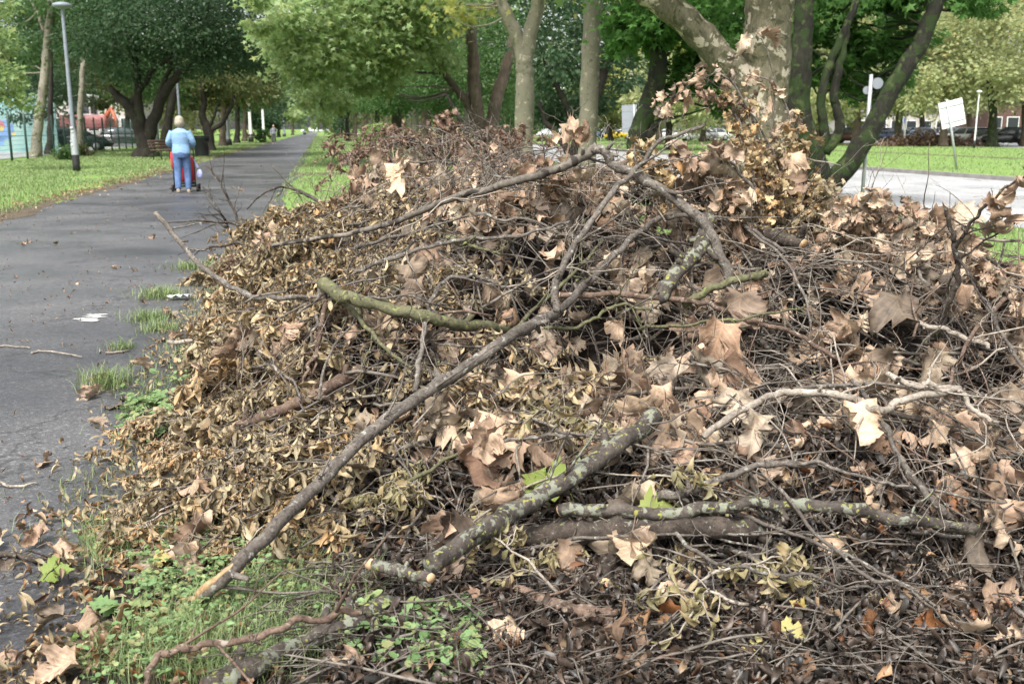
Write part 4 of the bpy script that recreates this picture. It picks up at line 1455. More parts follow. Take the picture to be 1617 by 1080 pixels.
def car(kind, col, px, Y, rz, lab, group='cars parked across the road'):
    b = GX(px, Y)
    if kind not in CARS:
        CARS[kind] = make_car(kind)
        o = CARS[kind]
    else:
        o = copy_tree(CARS[kind])
    o.location = b
    o.rotation_euler = (0, 0, rz)
    tag(o, lab, 'van' if kind == 'van' else 'car', group)
    for c in o.children:
        nm = c.name.split('.')[0]
        if nm in ('body', 'roof', 'mirror'):
            c.material_slots[0].link = 'OBJECT'
            c.material_slots[0].material = CAR[col]
        elif nm == 'windows' and kind == 'van':
            c.material_slots[0].link = 'OBJECT'
            c.material_slots[0].material = CAR[col]


HD = -UA
for kind, col, px, Y, rz, lab in [
        ('wagon', 'black', 1588, 86, R(170), 'black estate car parked at the right picture edge'),
        ('sedan', 'black', 1546, 90, R(70), 'dark car nose out left of the dark tree trunk'),
        ('hatch', 'white', 1524, 91, R(115), 'white hatchback parked right of the leaning sign pole'),
        ('hatch', 'silver', 1508, 98, R(120), 'silver car parked behind the leaning sign pole'),
        ('hatch', 'lblue', 1442, 96, R(190), 'pale blue hatchback right of the pale grey trunk'),
        ('sedan', 'blue', 1400, 98, R(200), 'dark blue car left of the pale grey trunk'),
        ('wagon', 'silver', 1352, 102, R(160), 'black car parked just left of the blue car behind the mossy stem'),
        ('hatch', 'wine', 1336, 100, R(130), 'dark red car seen between the stems of the mossy maple'),
        ('van', 'white', 1284, 104, R(10), 'white van seen between the massive trunk and mossy stems'),
        ('wagon', 'silver', 1440, 122, R(180), 'silver car in the second row above the pale blue hatchback'),
        ('hatch', 'white', 1487, 104, R(100), 'black car half hidden behind the red dead brush heap'),
        ('sedan', 'silver', 1562, 112, R(175), 'silver car in the second row behind the dark tree trunk'),
        ('sedan', 'lblue', 1612, 100, R(180), 'pale car in the second row at the right picture edge'),
        ('sedan', 'silver', 1102, 120, R(185), 'silver car behind the dead leaf spray of the pile'),
        ('hatch', 'white', 1046, 128, R(180), 'white car behind the leaning mossy trunk'),
        ('wagon', 'blue', 1072, 130, R(180), 'blue car beside the small dark forked tree'),
        ('hatch', 'yellow', 976, 140, R(180), 'yellow car left of the grey sign panel'),
        ('wagon', 'blue', 950, 142, R(185), 'grey blue car right of the straight plane trunk'),
        ('hatch', 'yellow', 962, 150, R(170), 'second yellow car between the blue car and the first yellow one'),
        ('sedan', 'white', 1125, 124, R(180), 'white car low behind the massive plane trunk'),
        ('van', 'white', 872, 150, R(180), 'white van far off between the two smooth plane trunks')]:
    car(kind, col, px, Y, rz, lab)
for kind, col, px, Y, rz, lab in [
        ('wagon', 'green', 118, 66, R(15), 'dark car behind the fence just behind the grey lamp post'),
        ('hatch', 'black', 200, 82, R(20), 'dark car behind the fence beside the spreading tree')]:
    car(kind, col, px, Y, rz, lab, 'cars behind the left fence')
for kind, col, px, Y, rz, lab in [
        ('van', 'white', 497, 400, R(10), 'white van crossing at the far end of the path'),
        ('sedan', 'silver', 511, 410, R(190), 'silver car at the far end of the path'),
        ('sedan', 'white', 484, 405, R(10), 'white car at the far end of the path')]:
    car(kind, col, px, Y, rz, lab, 'cars at the far end of the path')

# red and white digger behind the fence
b = GX(140, 84)
o = empty('excavator', b, 'red and white excavator with an orange arm behind the left fence', 'excavator')
MB().box(b + [0, 0, 1.95], (3.6, 2.2, 1.1), .1, .06).build('body', M['redpaint'], o)
MB().box(b + [0, 0, .5], (3.2, 2.3, .8), .1, .3).build('track', M['rubber'], o)
mb = MB()
for sx in (-.75, .75):
    for sy in (-.7, .7):
        mb.box(b + [-.1 + sx, sy, 3.25], (.12, .12, 1.6), 0, .02)
mb.box(b + [-.1, 0, 4.05], (1.8, 1.7, .16), 0, .04).box(b + [-.1, 0, 2.53], (1.7, 1.6, .12), 0, .04)
mb.build('cab_frame', M['polewhite'], o)
MB().box(b + [-.1, 0, 3.25], (1.42, 1.34, 1.35), 0, .04).build('window', M['glass'], o)
mb = MB()
mb.tube([b + [1.3, -.3, 1.6], b + [1.9, -.3, 2.6], b + [2.2, -.3, 3.1]], .2, 6).tube([b + [2.2, -.3, 3.1], b + [2.6, -.3, 2.0], b + [2.5, -.3, 1.2]], .15, 6)
mb.build('arm', M['orange'], o)
MB().box(b + [2.5, -.3, .8], (.7, .8, .7), 0, .2).build('bucket', M['orange'], o)

# low buildings behind the trees
def building(px0, px1, Y, h, mat, lab, nwin, winz=(1.0, 2.6), storeys=1):
    p0, p1 = GX(px0, Y), GX(px1, Y)
    o = empty('building', (p0 + p1) / 2, lab, 'building')
    c = (p0 + p1) / 2
    Wd = p1[0] - p0[0]
    MB().box(c + [0, 4, h / 2], (Wd, 8, h)).build('wall', M[mat], o, smooth=False)
    MB().box(c + [0, 4, h + .12], (Wd + .6, 8.6, .24)).build('roof', M['kerbstone'], o, smooth=False)
    for s in range(storeys):
        for k in range(nwin):
            x = p0[0] + Wd * (k + .5) / nwin
            z = (winz[0] + winz[1]) / 2 + s * 3.1
            w_ = Wd / nwin * .62
            f = MB().box((x, Y - .03, z), (w_ + .2, .1, winz[1] - winz[0] + .2)).build('window', M['polewhite'], o, smooth=False)
            MB().box((x, Y - .09, z), (w_, .03, winz[1] - winz[0])).build('pane', M['darkpane'], f, origin=None, smooth=False, world=False).location = -np.array(o.location)
    return o


building(1556, 1690, 120, 4.6, 'brick', 'dark red brick building with shop windows behind the right trees', 5, (.5, 2.7), 1)
building(1330, 1520, 135, 3.6, 'cream', 'low cream building behind the parked cars', 8, (1.0, 2.4))
building(60, 215, 120, 5.0, 'cream', 'pale low building behind the left fence and excavator', 6, (1.2, 2.6))
# reddish heap of dead brush under the far trees
b = GX(1450, 84)
o = empty('brush_heap', b, 'small reddish heap of dead brush under the far trees by the parked cars', 'brush heap')
P = rng.normal(0, 1, (2600, 3)) * [2.2, .8, .45] + b + [.6, 0, .45]
P[:, 2] = np.abs(P[:, 2]) * (1 - np.minimum(.8, np.abs(P[:, 0] - b[0] - .6) / 6))
mb = MB()
scatter(mb, CL, P, unit(len(P)), unit(len(P)), .28)
mb.build('dead_leaves', M['rust'], o, smooth=False)
mb = MB()
for _ in range(30):
    a = b + rng.normal(0, 1, 3) * [2, .6, .2] + [.6, 0, .4]
    mb.tube([a, a + unit(1)[0] * [1.2, .5, .5]], .03, 4)
mb.build('sticks', M['bark_brown'], o)


# ------------------------------------------------------------------ people
def soft(mb, name, mat, parent, voxel=.008, it=4):
    """tubes melted into one continuous skin"""
    o = mb.build(name, mat, parent, world=False)
    r = o.modifiers.new('remesh', 'REMESH')
    r.mode = 'VOXEL'
    r.voxel_size = voxel
    r.use_smooth_shade = True
    s = o.modifiers.new('smooth', 'SMOOTH')
    s.iterations = it
    s.factor = .6
    return o


def ell(mb, c, r, seg=14):
    n = 9
    th = np.linspace(.05, math.pi - .05, n)
    an = np.arange(seg) * 2 * math.pi / seg
    V = [[c[0] + r[0] * math.sin(t) * math.cos(a), c[1] + r[1] * math.sin(t) * math.sin(a), c[2] + r[2] * math.cos(t)] for t in th for a in an]
    V += [[c[0], c[1], c[2] + r[2]], [c[0], c[1], c[2] - r[2]]]
    F4 = [[i * seg + j, (i + 1) * seg + j, (i + 1) * seg + (j + 1) % seg, i * seg + (j + 1) % seg] for i in range(n - 1) for j in range(seg)]
    F3 = [[n * seg, j, (j + 1) % seg] for j in range(seg)] + [[n * seg + 1, (n - 1) * seg + (j + 1) % seg, (n - 1) * seg + j] for j in range(seg)]
    return mb.add(V, F4, F3)


def hand(mb, w, d):
    """palm with five curled fingers at the end of a forearm; d = pointing direction"""
    d = np.asarray(d, float) / np.linalg.norm(d)
    side = np.cross(d, [0, 0, 1.0])
    side /= np.linalg.norm(side)
    dn = np.cross(side, d)
    dn = dn * np.sign(-dn[2])
    p = np.asarray(w, float)
    mb.tube([p, p + d * .045, p + d * .085], [.028, .036, .032], 8, sx=.6, sy=1.1)
    for k, L in ((-1.5, .07), (-.5, .08), (.5, .076), (1.5, .058)):
        q = p + d * .08 + side * k * .017
        mb.tube([q, q + d * L * .5 + dn * L * .2, q + d * L * .7 + dn * L * .65], [.0105, .0095, .008], 6)
    for s in (1,):
        q = p + d * .03 - side * .032
        mb.tube([q, q - side * .018 + d * .03 + dn * .012, q - side * .012 + d * .055 + dn * .03], [.012, .011, .009], 6)


def person(px, Y, rz, lab, h, top, legs, hair, arms, stride, hairkind, group=None):
    root = empty('person', GX(px, Y, .0), lab, 'person', group, rz)
    k = h / 1.7
    root.scale = (k, k, k)
    body = MB()
    body.tube([[0, 0, .84], [0, 0, .95], [0, .01, 1.08], [0, .0, 1.25], [0, -.005, 1.36], [0, .0, 1.43]], [.13, .155, .135, .155, .14, .07], 16, sx=.72, sy=1.05)
    body.tube([[0, .01, 1.40], [0, .025, 1.50]], .055, 10)
    ell(body, (0, .035, 1.585), (.076, .095, .115))
    ell(body, (0, .132, 1.575), (.014, .02, .02))
    ell(body, (0, .115, 1.53), (.026, .015, .01))
    for s in (-1, 1):
        ell(body, (s * .078, .03, 1.575), (.012, .022, .03))
        ell(body, (s * .03, .118, 1.605), (.015, .012, .009))
        sh = np.array([s * .175, -.005, 1.37])
        el, wr, hd = arms[0 if s < 0 else 1]
        body.tube(spline([sh, np.array(el), np.array(wr)], 9), np.linspace(.05, .03, 9), 10)
        hand(body, wr, np.array(hd))
        hip, kn, an, toe = leg_pts(s, stride)
        body.tube(spline([hip, kn, an], 9), np.linspace(.085, .042, 9), 10)
        body.tube([an, (an + toe) / 2, toe], [.04, .038, .03], 8)
    soft(body, 'body', M['skin'], root)
    jk = MB()
    jk.tube([[0, 0, .87], [0, 0, .93], [0, .01, 1.08], [0, .0, 1.24], [0, -.01, 1.36], [0, -.005, 1.43]], [.19, .19, .175, .19, .175, .085], 18, sx=.74, sy=1.06)
    for s in (-1, 1):
        sh = np.array([s * .165, -.01, 1.365])
        el, wr, hd = arms[0 if s < 0 else 1]
        jk.tube(spline([sh, np.array(el), np.array(wr)], 10), np.linspace(.078, .05, 10), 10)
    soft(jk, 'jacket', M[top], root, .012, 5)
    jn = MB()
    jn.tube([[0, 0, .78], [0, 0, .88], [0, .0, 1.0]], [.15, .18, .165], 16, sx=.8, sy=1.04)
    sh_ = []
    for s in (-1, 1):
        hip, kn, an, toe = leg_pts(s, stride)
        jn.tube(spline([hip + [0, 0, .02], kn, an + [0, 0, -.01]], 10), np.linspace(.108, .066, 10), 12)
        sh_.append((an, toe))
    soft(jn, 'trousers', M[legs], root, .012, 4)
    for an, toe in sh_:
        m_ = MB()
        m_.tube([an + [0, -.05, -.045], an + [0, .02, -.035], toe + [0, 0, .0], toe + [0, .03, -.005]], [.045, .052, .046, .03], 10, sx=.9, sy=1.0)
        soft(m_, 'shoe', M['shoe'], root, .009, 2)
    hr = MB()
    if hairkind == 'bob':
        ell(hr, (0, .015, 1.615), (.102, .112, .105))
        ell(hr, (0, -.02, 1.56), (.098, .09, .10))
        for s in (-1, 1):
            ell(hr, (s * .07, .0, 1.56), (.035, .06, .085))
    else:
        ell(hr, (0, .01, 1.625), (.083, .10, .085))
    soft(hr, 'hair', M[hair], root, .008, 2)
    return root


def leg_pts(s, st):
    f = s * st
    hip = np.array([s * .088, 0, .88])
    kn = np.array([s * .10, .05 + f * .5, .49])
    an = np.array([s * .105, -.03 + f, .085 + max(0, -f) * .2])
    toe = an + [s * .02, .15, -.045]
    return hip, kn, an, toe


person(290.5, 22.6, -UA, 'woman with short blond hair in a pale blue jacket and jeans pushing a red trolley', 1.67, 'denimpale', 'denim', 'blond',
       [((-.27, .02, 1.12), (-.19, .27, 1.02), (.1, 1, -.1)), ((.27, .02, 1.12), (.19, .27, 1.02), (-.1, 1, -.1))], .06, 'bob')
wb = GX(290.5, 22.6)
tb = wb + np.array([*(U * .42), 0])
o = empty('shopping_trolley', tb, 'red fabric wheeled trolley on a black frame pushed by the woman', 'trolley', rz=-UA)
MB().box((0, .05, .50), (.40, .30, .62), 0, .07).build('bag', M['redcloth'], o, world=False)
MB().box((-.25, .0, .70), (.08, .2, .40), 0, .03).build('side_pocket', M['redcloth'], o, world=False)
mb = MB()
for s in (-1, 1):
    mb.tube([[s * .23, -.16, .10], [s * .23, -.13, .6], [s * .21, -.05, 1.02]], .014, 8)
    mb.tube([[s * .23, -.16, .12], [s * .23, .22, .12]], .014, 8)
mb.tube([[-.23, -.16, .12], [.23, -.16, .12]], .014, 8).tube([[-.23, .22, .12], [.23, .22, .12]], .014, 8).tube([[-.22, -.14, .2], [.22, -.14, .2]], .03, 8)
mb.build('frame', M['black'], o, world=False)
MB().tube([[-.23, -.04, 1.03], [0, -.02, 1.04], [.23, -.04, 1.03]], .02, 10).build('handle', M['rubber'], o, world=False)
for sx in (-.27, .27):
    for sy in (-.17, .22):
        V = []
        an = np.linspace(0, 2 * math.pi, 17)[:-1]
        for r, q in ((.01, .02), (.075, .02), (.085, 0), (.075, -.02), (.01, -.02)):
            V += [[sx + q, sy + r * math.cos(a), .086 + r * math.sin(a)] for a in an]
        MB().add(V, [[k * 16 + j, k * 16 + (j + 1) % 16, k * 16 + 16 + (j + 1) % 16, k * 16 + 16 + j] for k in range(4) for j in range(16)]).build('wheel', M['rubber'], o, world=False)
pb = empty('plastic_bag', tb + np.array([.36, -.1, .40]), 'pale violet plastic bag hanging on the right of the red trolley', 'bag')
mb = MB()
ell(mb, (0, 0, 0), (.07, .05, .11))
mb.tube([[-.03, 0, .13], [-.08, 0, .26], [-.12, 0, .34]], [.03, .02, .012], 6)
soft(mb, 'bag_body', M['lilac'], pb, .012, 2)
person(433, 98, -UA + math.pi, 'distant walker in a grey jacket and dark trousers on the path', 1.78, 'greycloth', 'darkcloth', 'greyhair',
       [((-.26, .05, 1.12), (-.10, .26, 1.42), (.2, .2, 1)), ((.27, -.02, 1.10), (.25, .08, .86), (0, .3, -1))], .05, 'short')


# ------------------------------------------------------------------ the brush pile
BUMPS = [  # s, t, radius s, radius t, height
    (5.3, 2.35, 1.9, 2.25, .84), (7.2, 0.95, 2.5, 1.55, 1.0), (10.2, 0.6, 2.8, 1.4, 0.64), (5.1, 0.75, 1.6, 1.2, 0.70),
    (4.1, 3.4, 1.4, 1.35, 0.46), (9.2, 1.15, 1.3, 1.15, 1.38), (3.7, 1.9, 1.1, 1.5, 0.32), (6.0, 1.5, 1.7, 1.8, .98), (6.2, 2.8, 1.3, 1.2, .72), (4.2, .25, .9, .85, .24)]


def mound(x, y):
    x, y = np.asarray(x, float), np.asarray(y, float)
    s, t = x * U[0] + y * U[1], x * W[0] + y * W[1]
    acc = 0
    for a, b_, ra, rb, h in BUMPS:
        q = ((s - a) / ra) ** 2 + ((t - b_) / rb) ** 2
        acc = acc + (h * np.maximum(0, 1 - q) ** .75) ** 4
    z = acc ** .25
    z = z - .42 * np.exp(-((s - 4.12) / .30) ** 2 - ((t - 1.12) / .38) ** 2)
    bump = .9 * np.sin(4.3 * s + 1.9 * t + .6) * np.sin(3.9 * t - 1.1 * s) + .5 * np.sin(3.1 * s + 1.3 * t) * np.sin(2.7 * t - .8 * s) + .5 * np.sin(6.3 * s - 2 * t + 1) * np.sin(5.1 * t + .7)
    return np.where(z > 0, np.maximum(0, z * (1 + .125 * bump)), 0)


def mnormal(x, y, e=.06):
    gx = (mound(x + e, y) - mound(x - e, y)) / (2 * e)
    gy = (mound(x, y + e) - mound(x, y - e)) / (2 * e)
    n = np.stack([-gx, -gy, np.ones_like(gx)], -1)
    return n / np.linalg.norm(n, axis=-1)[..., None]


def S(px, py, lift=0.0):
    """where the sight line of a photo pixel meets the pile (or the ground)"""
    r = ray(px, py)
    k = 1.6
    o_ = np.array([0, 0, H])
    while k < 14:
        p = o_ + r * k
        if p[2] <= mound(p[0], p[1]) + lift:
            return p
        k += .02
    return o_ + r * 6.5


def pile_points(n, region=None):
    """random (x, y) over the pile's plan, region(px, py, x, y) filters by where it shows"""
    out = []
    got = 0
    while got < n:
        s, t = rng.uniform(1.8, 13, 4000), rng.uniform(-1.4, 5.0, 4000)
        xy = U[None] * s[:, None] + W[None] * t[:, None]
        z = mound(xy[:, 0], xy[:, 1])
        nn = mnormal(xy[:, 0], xy[:, 1])
        P = np.stack([xy[:, 0], xy[:, 1], z], 1)
        v = np.array([0, 0, H]) - P
        dist = np.linalg.norm(v, axis=1)
        cosv = np.einsum('ij,ij->i', nn, v / dist[:, None])
        keep = rng.uniform(0, 1, 4000) < np.where(cosv > .05, 1, .25) * np.clip(5 / dist, .35, 1.4)
        px, py = project(P)
        if region is not None:
            keep &= region(px, py, P)
        keep &= z > .0
        keep &= ~((np.hypot((px - 935) / 115, (py - 610) / 55) < 1) & (rng.uniform(0, 1, 4000) < .8))
        out.append(np.concatenate([P[keep], nn[keep]], 1))
        got += keep.sum()
    o = np.concatenate(out)[:n]
    return o[:, :3], o[:, 3:]


def project(P):
    d = P - np.array([0, 0, H])
    zc = d[:, 1] * CP - d[:, 2] * SP
    yc = d[:, 1] * SP + d[:, 2] * CP
    return 808.5 + F * d[:, 0] / zc, 540 - F * yc / zc


# filler sheet inside the pile, its near-black colour paints the shade in the gaps
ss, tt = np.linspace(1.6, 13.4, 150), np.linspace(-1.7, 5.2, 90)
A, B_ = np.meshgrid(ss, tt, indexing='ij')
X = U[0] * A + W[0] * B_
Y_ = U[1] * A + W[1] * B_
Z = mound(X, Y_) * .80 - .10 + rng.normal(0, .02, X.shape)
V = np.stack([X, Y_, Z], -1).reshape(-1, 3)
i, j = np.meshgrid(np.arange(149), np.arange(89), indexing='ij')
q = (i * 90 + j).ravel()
M['heart'] = plain('brush_gap_shade', (0.011, 0.008, 0.006), .9, 0, .7, 26, .2, 1.0)
ob = MB().add(V, np.stack([q, q + 90, q + 91, q + 1], 1)).build('brush_filler', M['heart'])
tag(ob, 'filler mass inside the brush pile coloured near black as shade between the twigs', 'brush', kind='stuff')


def leaf_carpet(name, lab, n, protos, mat, size, region, lift=(0, .08), tilt=.7, sag=.5, parent=None):
    P, N = pile_points(n, region)
    P = P + N * rng.uniform(*lift, (n, 1))
    down = N * 0 + [0, 0, -1.0]
    down = down - N * np.einsum('ij,ij->i', down, N)[:, None]
    d = unit(n) + down * sag * 2 + np.array([0, -.2, -sag])
    nr = N + rng.normal(0, tilt, N.shape)
    mb = scatter(MB(), protos, P, d, nr, size * rng.uniform(.55, 1.35, n))
    return tag(mb.build(name, M[mat]), lab, 'leaves', kind='stuff')


LEFT = lambda px, py, P: (px < 640 + rng.normal(0, 70, len(px))) & (py < 900)
RIGHT = lambda px, py, P: px > 560 + rng.normal(0, 90, len(px))
leaf_carpet('leaf_litter', 'small dried tan leaves covering the left flank of the brush pile', 6500, SMALL + NARROW, 'tan_grey', .058, LEFT, (-.02, .10))
leaf_carpet('leaf_litter', 'dry brown plane leaves packed through the right half of the brush pile', 1050, PLANE, 'plane', .10, RIGHT, (-.06, .06), .8)
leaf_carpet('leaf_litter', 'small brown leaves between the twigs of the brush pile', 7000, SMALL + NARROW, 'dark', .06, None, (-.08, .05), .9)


# ---- twigs
def twig_mesh(mb, P, r0, r1, seg=5, side=4, depth=1, amp=.01):
    n = len(P)
    mb.tube(P, np.linspace(r0, r1, n) * (1 + rng.normal(0, .07, n)), seg)
    L = np.linalg.norm(P[-1] - P[0])
    for _ in range(side):
        k = rng.integers(max(1, n // 6), n - 1)
        d = P[k] - P[k - 1]
        d = d / np.linalg.norm(d)
        u = unit(1)[0]
        u = u - d * (u @ d)
        u[2] *= .6
        a = d * rng.uniform(.5, 1.0) + u / np.linalg.norm(u) * rng.uniform(.4, 1)
        l_ = L * rng.uniform(.12, .4)
        q = rough(spline([P[k], P[k] + a * l_ * .5 + unit(1)[0] * l_ * .06, P[k] + a * l_ + unit(1)[0] * l_ * .12], 8), amp)
        rr = (r0 + (r1 - r0) * k / n) * .6
        if depth > 0:
            twig_mesh(mb, q, rr, max(.0008, rr * .4), max(4, seg - 1), 2, depth - 1, amp * .7)
        else:
            mb.tube(q, np.linspace(rr, max(.0008, rr * .4), 8), 4)


# tangle of thin twigs too many to tell apart
mb = MB()
P, N = pile_points(1900, lambda px, py, P: rng.uniform(0, 1, len(px)) < np.where(px < 620, .4, 1))
for p, nn in zip(P, N):
    a = unit(1)[0]
    a = a - nn * (a @ nn) * .75
    L = rng.uniform(.25, 1.0)
    q = [p - a * L / 2 + nn * rng.uniform(-.05, .05), p + nn * rng.uniform(.0, .14), p + a * L / 2 + nn * rng.uniform(-.05, .06)]
    q = rough(spline(q, 8), .009)
    r = .0014 + .005 * rng.uniform() ** 2
    mb.tube(q, np.linspace(r, r * .5, 8), 5)
tag(mb.build('twig_tangle', M['bark_twig']), 'tangle of thin grey twigs running all through the brush pile', 'twigs', kind='stuff')
mb = MB()
P, N = pile_points(900, lambda px, py, P: (py > 420))
for p, nn in zip(P, N):
    a = unit(1)[0]
    a = a - nn * (a @ nn) * .75
    L = rng.uniform(.3, 1.1)
    q = rough(spline([p - a * L / 2 - nn * .06, p + nn * rng.uniform(-.05, .04), p + a * L / 2 - nn * .06], 8), .01)
    r = rng.uniform(.003, .011)
    mb.tube(q, np.linspace(r, r * .6, 8), 6)
tag(mb.build('twig_tangle', M['bark_dark']), 'darker sticks deep between the leaves of the brush pile', 'twigs', kind='stuff')


def rot_to(nn, a):
    """euler that tips local Z part of the way to nn, with heading a"""
    z = Vector(nn) * .65 + Vector((0, 0, 1)) * .5
    q = Vector((0, 0, 1)).rotation_difference(z.normalized())
    return (q @ Matrix.Rotation(a, 4, 'Z').to_quaternion()).to_euler()


# ---- the branches one can follow
HEROPX = []
LIFT = .09


def hero(name, pts, w0, w1, bark, lab, twigs=4, ends=(0, 0), seg=10, kink=.007, knots=True, group=None, leaves=None):
    """pts = (px, py, lift over the pile) or (px, py, None, depth); w = widths in photo pixels"""
    Q = []
    for q in pts:
        if len(q) == 4:
            Q.append(PX(q[0], q[1], q[3]))
        else:
            Q.append(S(q[0], q[1], q[2] + (LIFT if q[2] >= .06 else .02)))
    Q = np.array(Q)
    # even out the depth along the sight lines so the stick stays straight in space
    y = Q[:, 1].copy()
    fixed = [len(q) == 4 for q in pts]
    if len(Q) > 3 and not any(fixed):
        k = np.arange(len(Q))
        c = np.polyfit(k, y, min(2, len(Q) - 2))
        y2 = np.minimum(np.polyval(c, k), y)
        for i in range(len(Q)):
            Q[i] = PX(pts[i][0], pts[i][1], .25 * y[i] + .75 * y2[i])
    Q[:, 2] = np.maximum(Q[:, 2], .015)
    n = max(18, 8 * len(Q))
    C = rough(spline(Q, n), kink)
    yy = C[:, 1]
    wd = np.linspace(w0, w1, n)
    rad = wd / 2 / F * yy * (1 + rng.normal(0, .035, n))
    if knots:
        for _ in range(max(1, n // 12)):
            k = rng.integers(1, n - 1)
            rad[k] *= rng.uniform(1.1, 1.28)
    if w0 + w1 > 11:
        hx, hy = project(C)
        HEROPX.append(np.stack([hx, hy, C[:, 1], np.full(n, max(w0, w1))], 1))
    base = C[0].copy()
    mb = MB().tube(C, rad, seg)
    root = mb.build(name, M[bark], None, base)
    for e, k0, k1 in ((0, 0, 1), (1, n - 1, n - 2)):
        if ends[e]:
            d = C[k0] - C[k1]
            d /= np.linalg.norm(d)
            m_ = MB()
            if ends[e] == 1:      # sawn
                m_.tube([C[k0] - d * .002, C[k0] + d * .004], [rad[k0] * .93, rad[k0] * .93], 14)
                nm = 'cut_face'
            else:                 # torn, splintered wood
                L_ = np.linalg.norm(C - C[k0], axis=1)
                ii = [q for q in range(n) if L_[q] < .26][:12]
                if e:
                    ii = ii[::-1]
                pp = np.array([C[q] for q in ii])
                fr_ = np.linspace(1, 0, len(ii))
                r0_ = rad[k0]
                m_.tube(pp + np.array([-.15, -.35, .55]) * r0_ + fr_[:, None] * 0, r0_ * (.18 + .62 * fr_), 8)
                m_.tube(pp[:3] - d * 0 + np.array([.3, -.6, .1]) * r0_, r0_ * np.linspace(.55, .12, len(pp[:3])), 6)
                m_.tube([C[k0], C[k0] + d * [1, 1, .1] * .06, C[k0] + d * [1, 1, .1] * .11], [r0_ * .6, r0_ * .35, .001], 6)
                nm = 'split_end'
            m_.build(nm, M['wood' if ends[e] == 2 else 'cut'], root)
    if w0 + w1 > 15 and knots:
        for _ in range(3 if w0 + w1 < 30 else 5):
            k = rng.integers(3, n - 2)
            d = C[k] - C[k - 1]
            d /= np.linalg.norm(d)
            u = unit(1)[0]
            u -= d * (u @ d)
            u = u / np.linalg.norm(u) + d * rng.uniform(.2, .9)
            L = rad[k] * rng.uniform(1.5, 3.2)
            m_ = MB().tube(rough(np.array([C[k], C[k] + u * L * .5, C[k] + u * L * .8, C[k] + u * L]), .001), np.array([.62, .5, .42, .34]) * rad[k], 7)
            m_.build('stub', M[bark], root, base, world=False)
    for _ in range(twigs):
        k = rng.integers(3, n - 2)
        d = C[k] - C[k - 1]
        d /= np.linalg.norm(d)
        u = unit(1)[0]
        u -= d * (u @ d)
        L = rng.uniform(.08, .35) * max(.6, min(1.3, rad[k] / .008))
        tp = C[k] + d * L * .8 + u / np.linalg.norm(u) * L * .7
        tp[2] = max(tp[2], .02)
        q = rough(spline([C[k], (C[k] + tp) / 2 + unit(1)[0] * .02, tp], 9), .006)
        m_ = MB()
        twig_mesh(m_, q, min(.006, rad[k] * .55), .0013, 5, 2, 0, .006)
        m_.build('twig', M[bark], root, base, world=False)
    if leaves:
        n_, size, mat = leaves
        i = rng.integers(n // 5, n, n_)
        p = C[i] + rng.normal(0, .35 * size + .028 * (n_ > 40), (n_, 3))
        m_ = scatter(MB(), PLANE, p, unit(n_) + [0, 0, -.7], unit(n_) + [0, -.3, .3], size * rng.uniform(.6, 1.3, n_))
        m_.build('leaves', M[mat], root, base, world=False)
    root['label'] = lab
    root['category'] = 'branch' if 'log' not in name else 'log'
    if group:
        root['group'] = group
    # parts were collected in world space: bring them into the branch's own space
    for c in root.children:
        if c.location.length == 0:
            c.data.transform(Matrix.Identity(4))
    return root


# long broken limb running up through the middle of the picture
hero('dead_branch', [(318, 945, .0), (372, 892, .08), (430, 838, .12), (520, 745, .17), (620, 655, .17), (720, 590, .17), (800, 535, .18), (882, 490, .19)], 25, 17, 'bark_grey',
     'long grey branch with a splintered end rising diagonally through the pile', 5, (2, 0), 12)
hero('dead_branch', [(880, 492, None, 4.2), (876, 455, None, 4.25), (900, 402, None, 4.35), (950, 325, None, 4.5), (1005, 265, None, 4.7), (1042, 226, None, 4.7), (1112, 198, None, 4.8)], 13, 5, 'bark_grey',
     'slender upper fork of the long diagonal branch pointing up to the right', 5, kink=.008)
hero('dead_branch', [(884, 490, .18), (930, 445, .17), (985, 390, .15), (1030, 352, .14), (1090, 340, .13), (1170, 352, .13), (1240, 400, .12)], 13, 5, 'bark_grey', 'curved side fork of the long diagonal branch arching right', 4)
hero('mossy_log', [(682, 890, .10), (760, 838, .12), (850, 785, .13), (940, 728, .13), (1036, 655, .12)], 33, 29, 'bark_lichen', 'thick straight log crusted with yellow lichen in the lower middle', 2, (0, 1), 16, .006)
hero('dead_branch', [(305, 1030, .0), (370, 1000, .01), (450, 965, .02), (560, 915, .02), (650, 885, .03), (720, 850, .03)], 22, 24, 'bark_dark', 'dark wet branch low at the lower left leading to the lichen log', 3)
hero('dead_branch', [(886, 806, .12), (960, 806, .12), (1060, 810, .12), (1180, 795, .12), (1280, 796, .11), (1400, 815, .10), (1545, 836, .08)], 22, 19, 'bark_lichen', 'long horizontal lichen spotted branch at the lower right', 4, (1, 0), 14, .008)
hero('dead_branch', [(430, 388, None, 5.6), (560, 368, None, 5.4), (640, 345, None, 5.25), (720, 312, None, 5.1), (800, 290, None, 5.0), (890, 262, None, 4.9), (944, 231, None, 4.85)], 7, 15, 'bark_twig', 'pale arching branch rising to the bent elbow at the top of the pile', 5, (0, 0), kink=.008)
hero('dead_branch', [(938, 236, None, 4.84), (952, 236, None, 4.82), (966, 258, None, 4.8), (1010, 280, None, 4.75), (1060, 312, None, 4.7), (1110, 352, None, 4.65), (1140, 410, None, 4.6), (1160, 470, None, 4.6)], 13, 18, 'bark_grey', 'grey branch dropping right from the bent elbow at the top', 3, kink=.006)
hero('green_log', [(512, 448, .16), (555, 472, .16), (640, 492, .15), (720, 512, .09), (800, 520, .03)], 23, 17, 'bark_green', 'smooth greenish branch with a cut end on the left flank', 2, (1, 0), 14, .008)
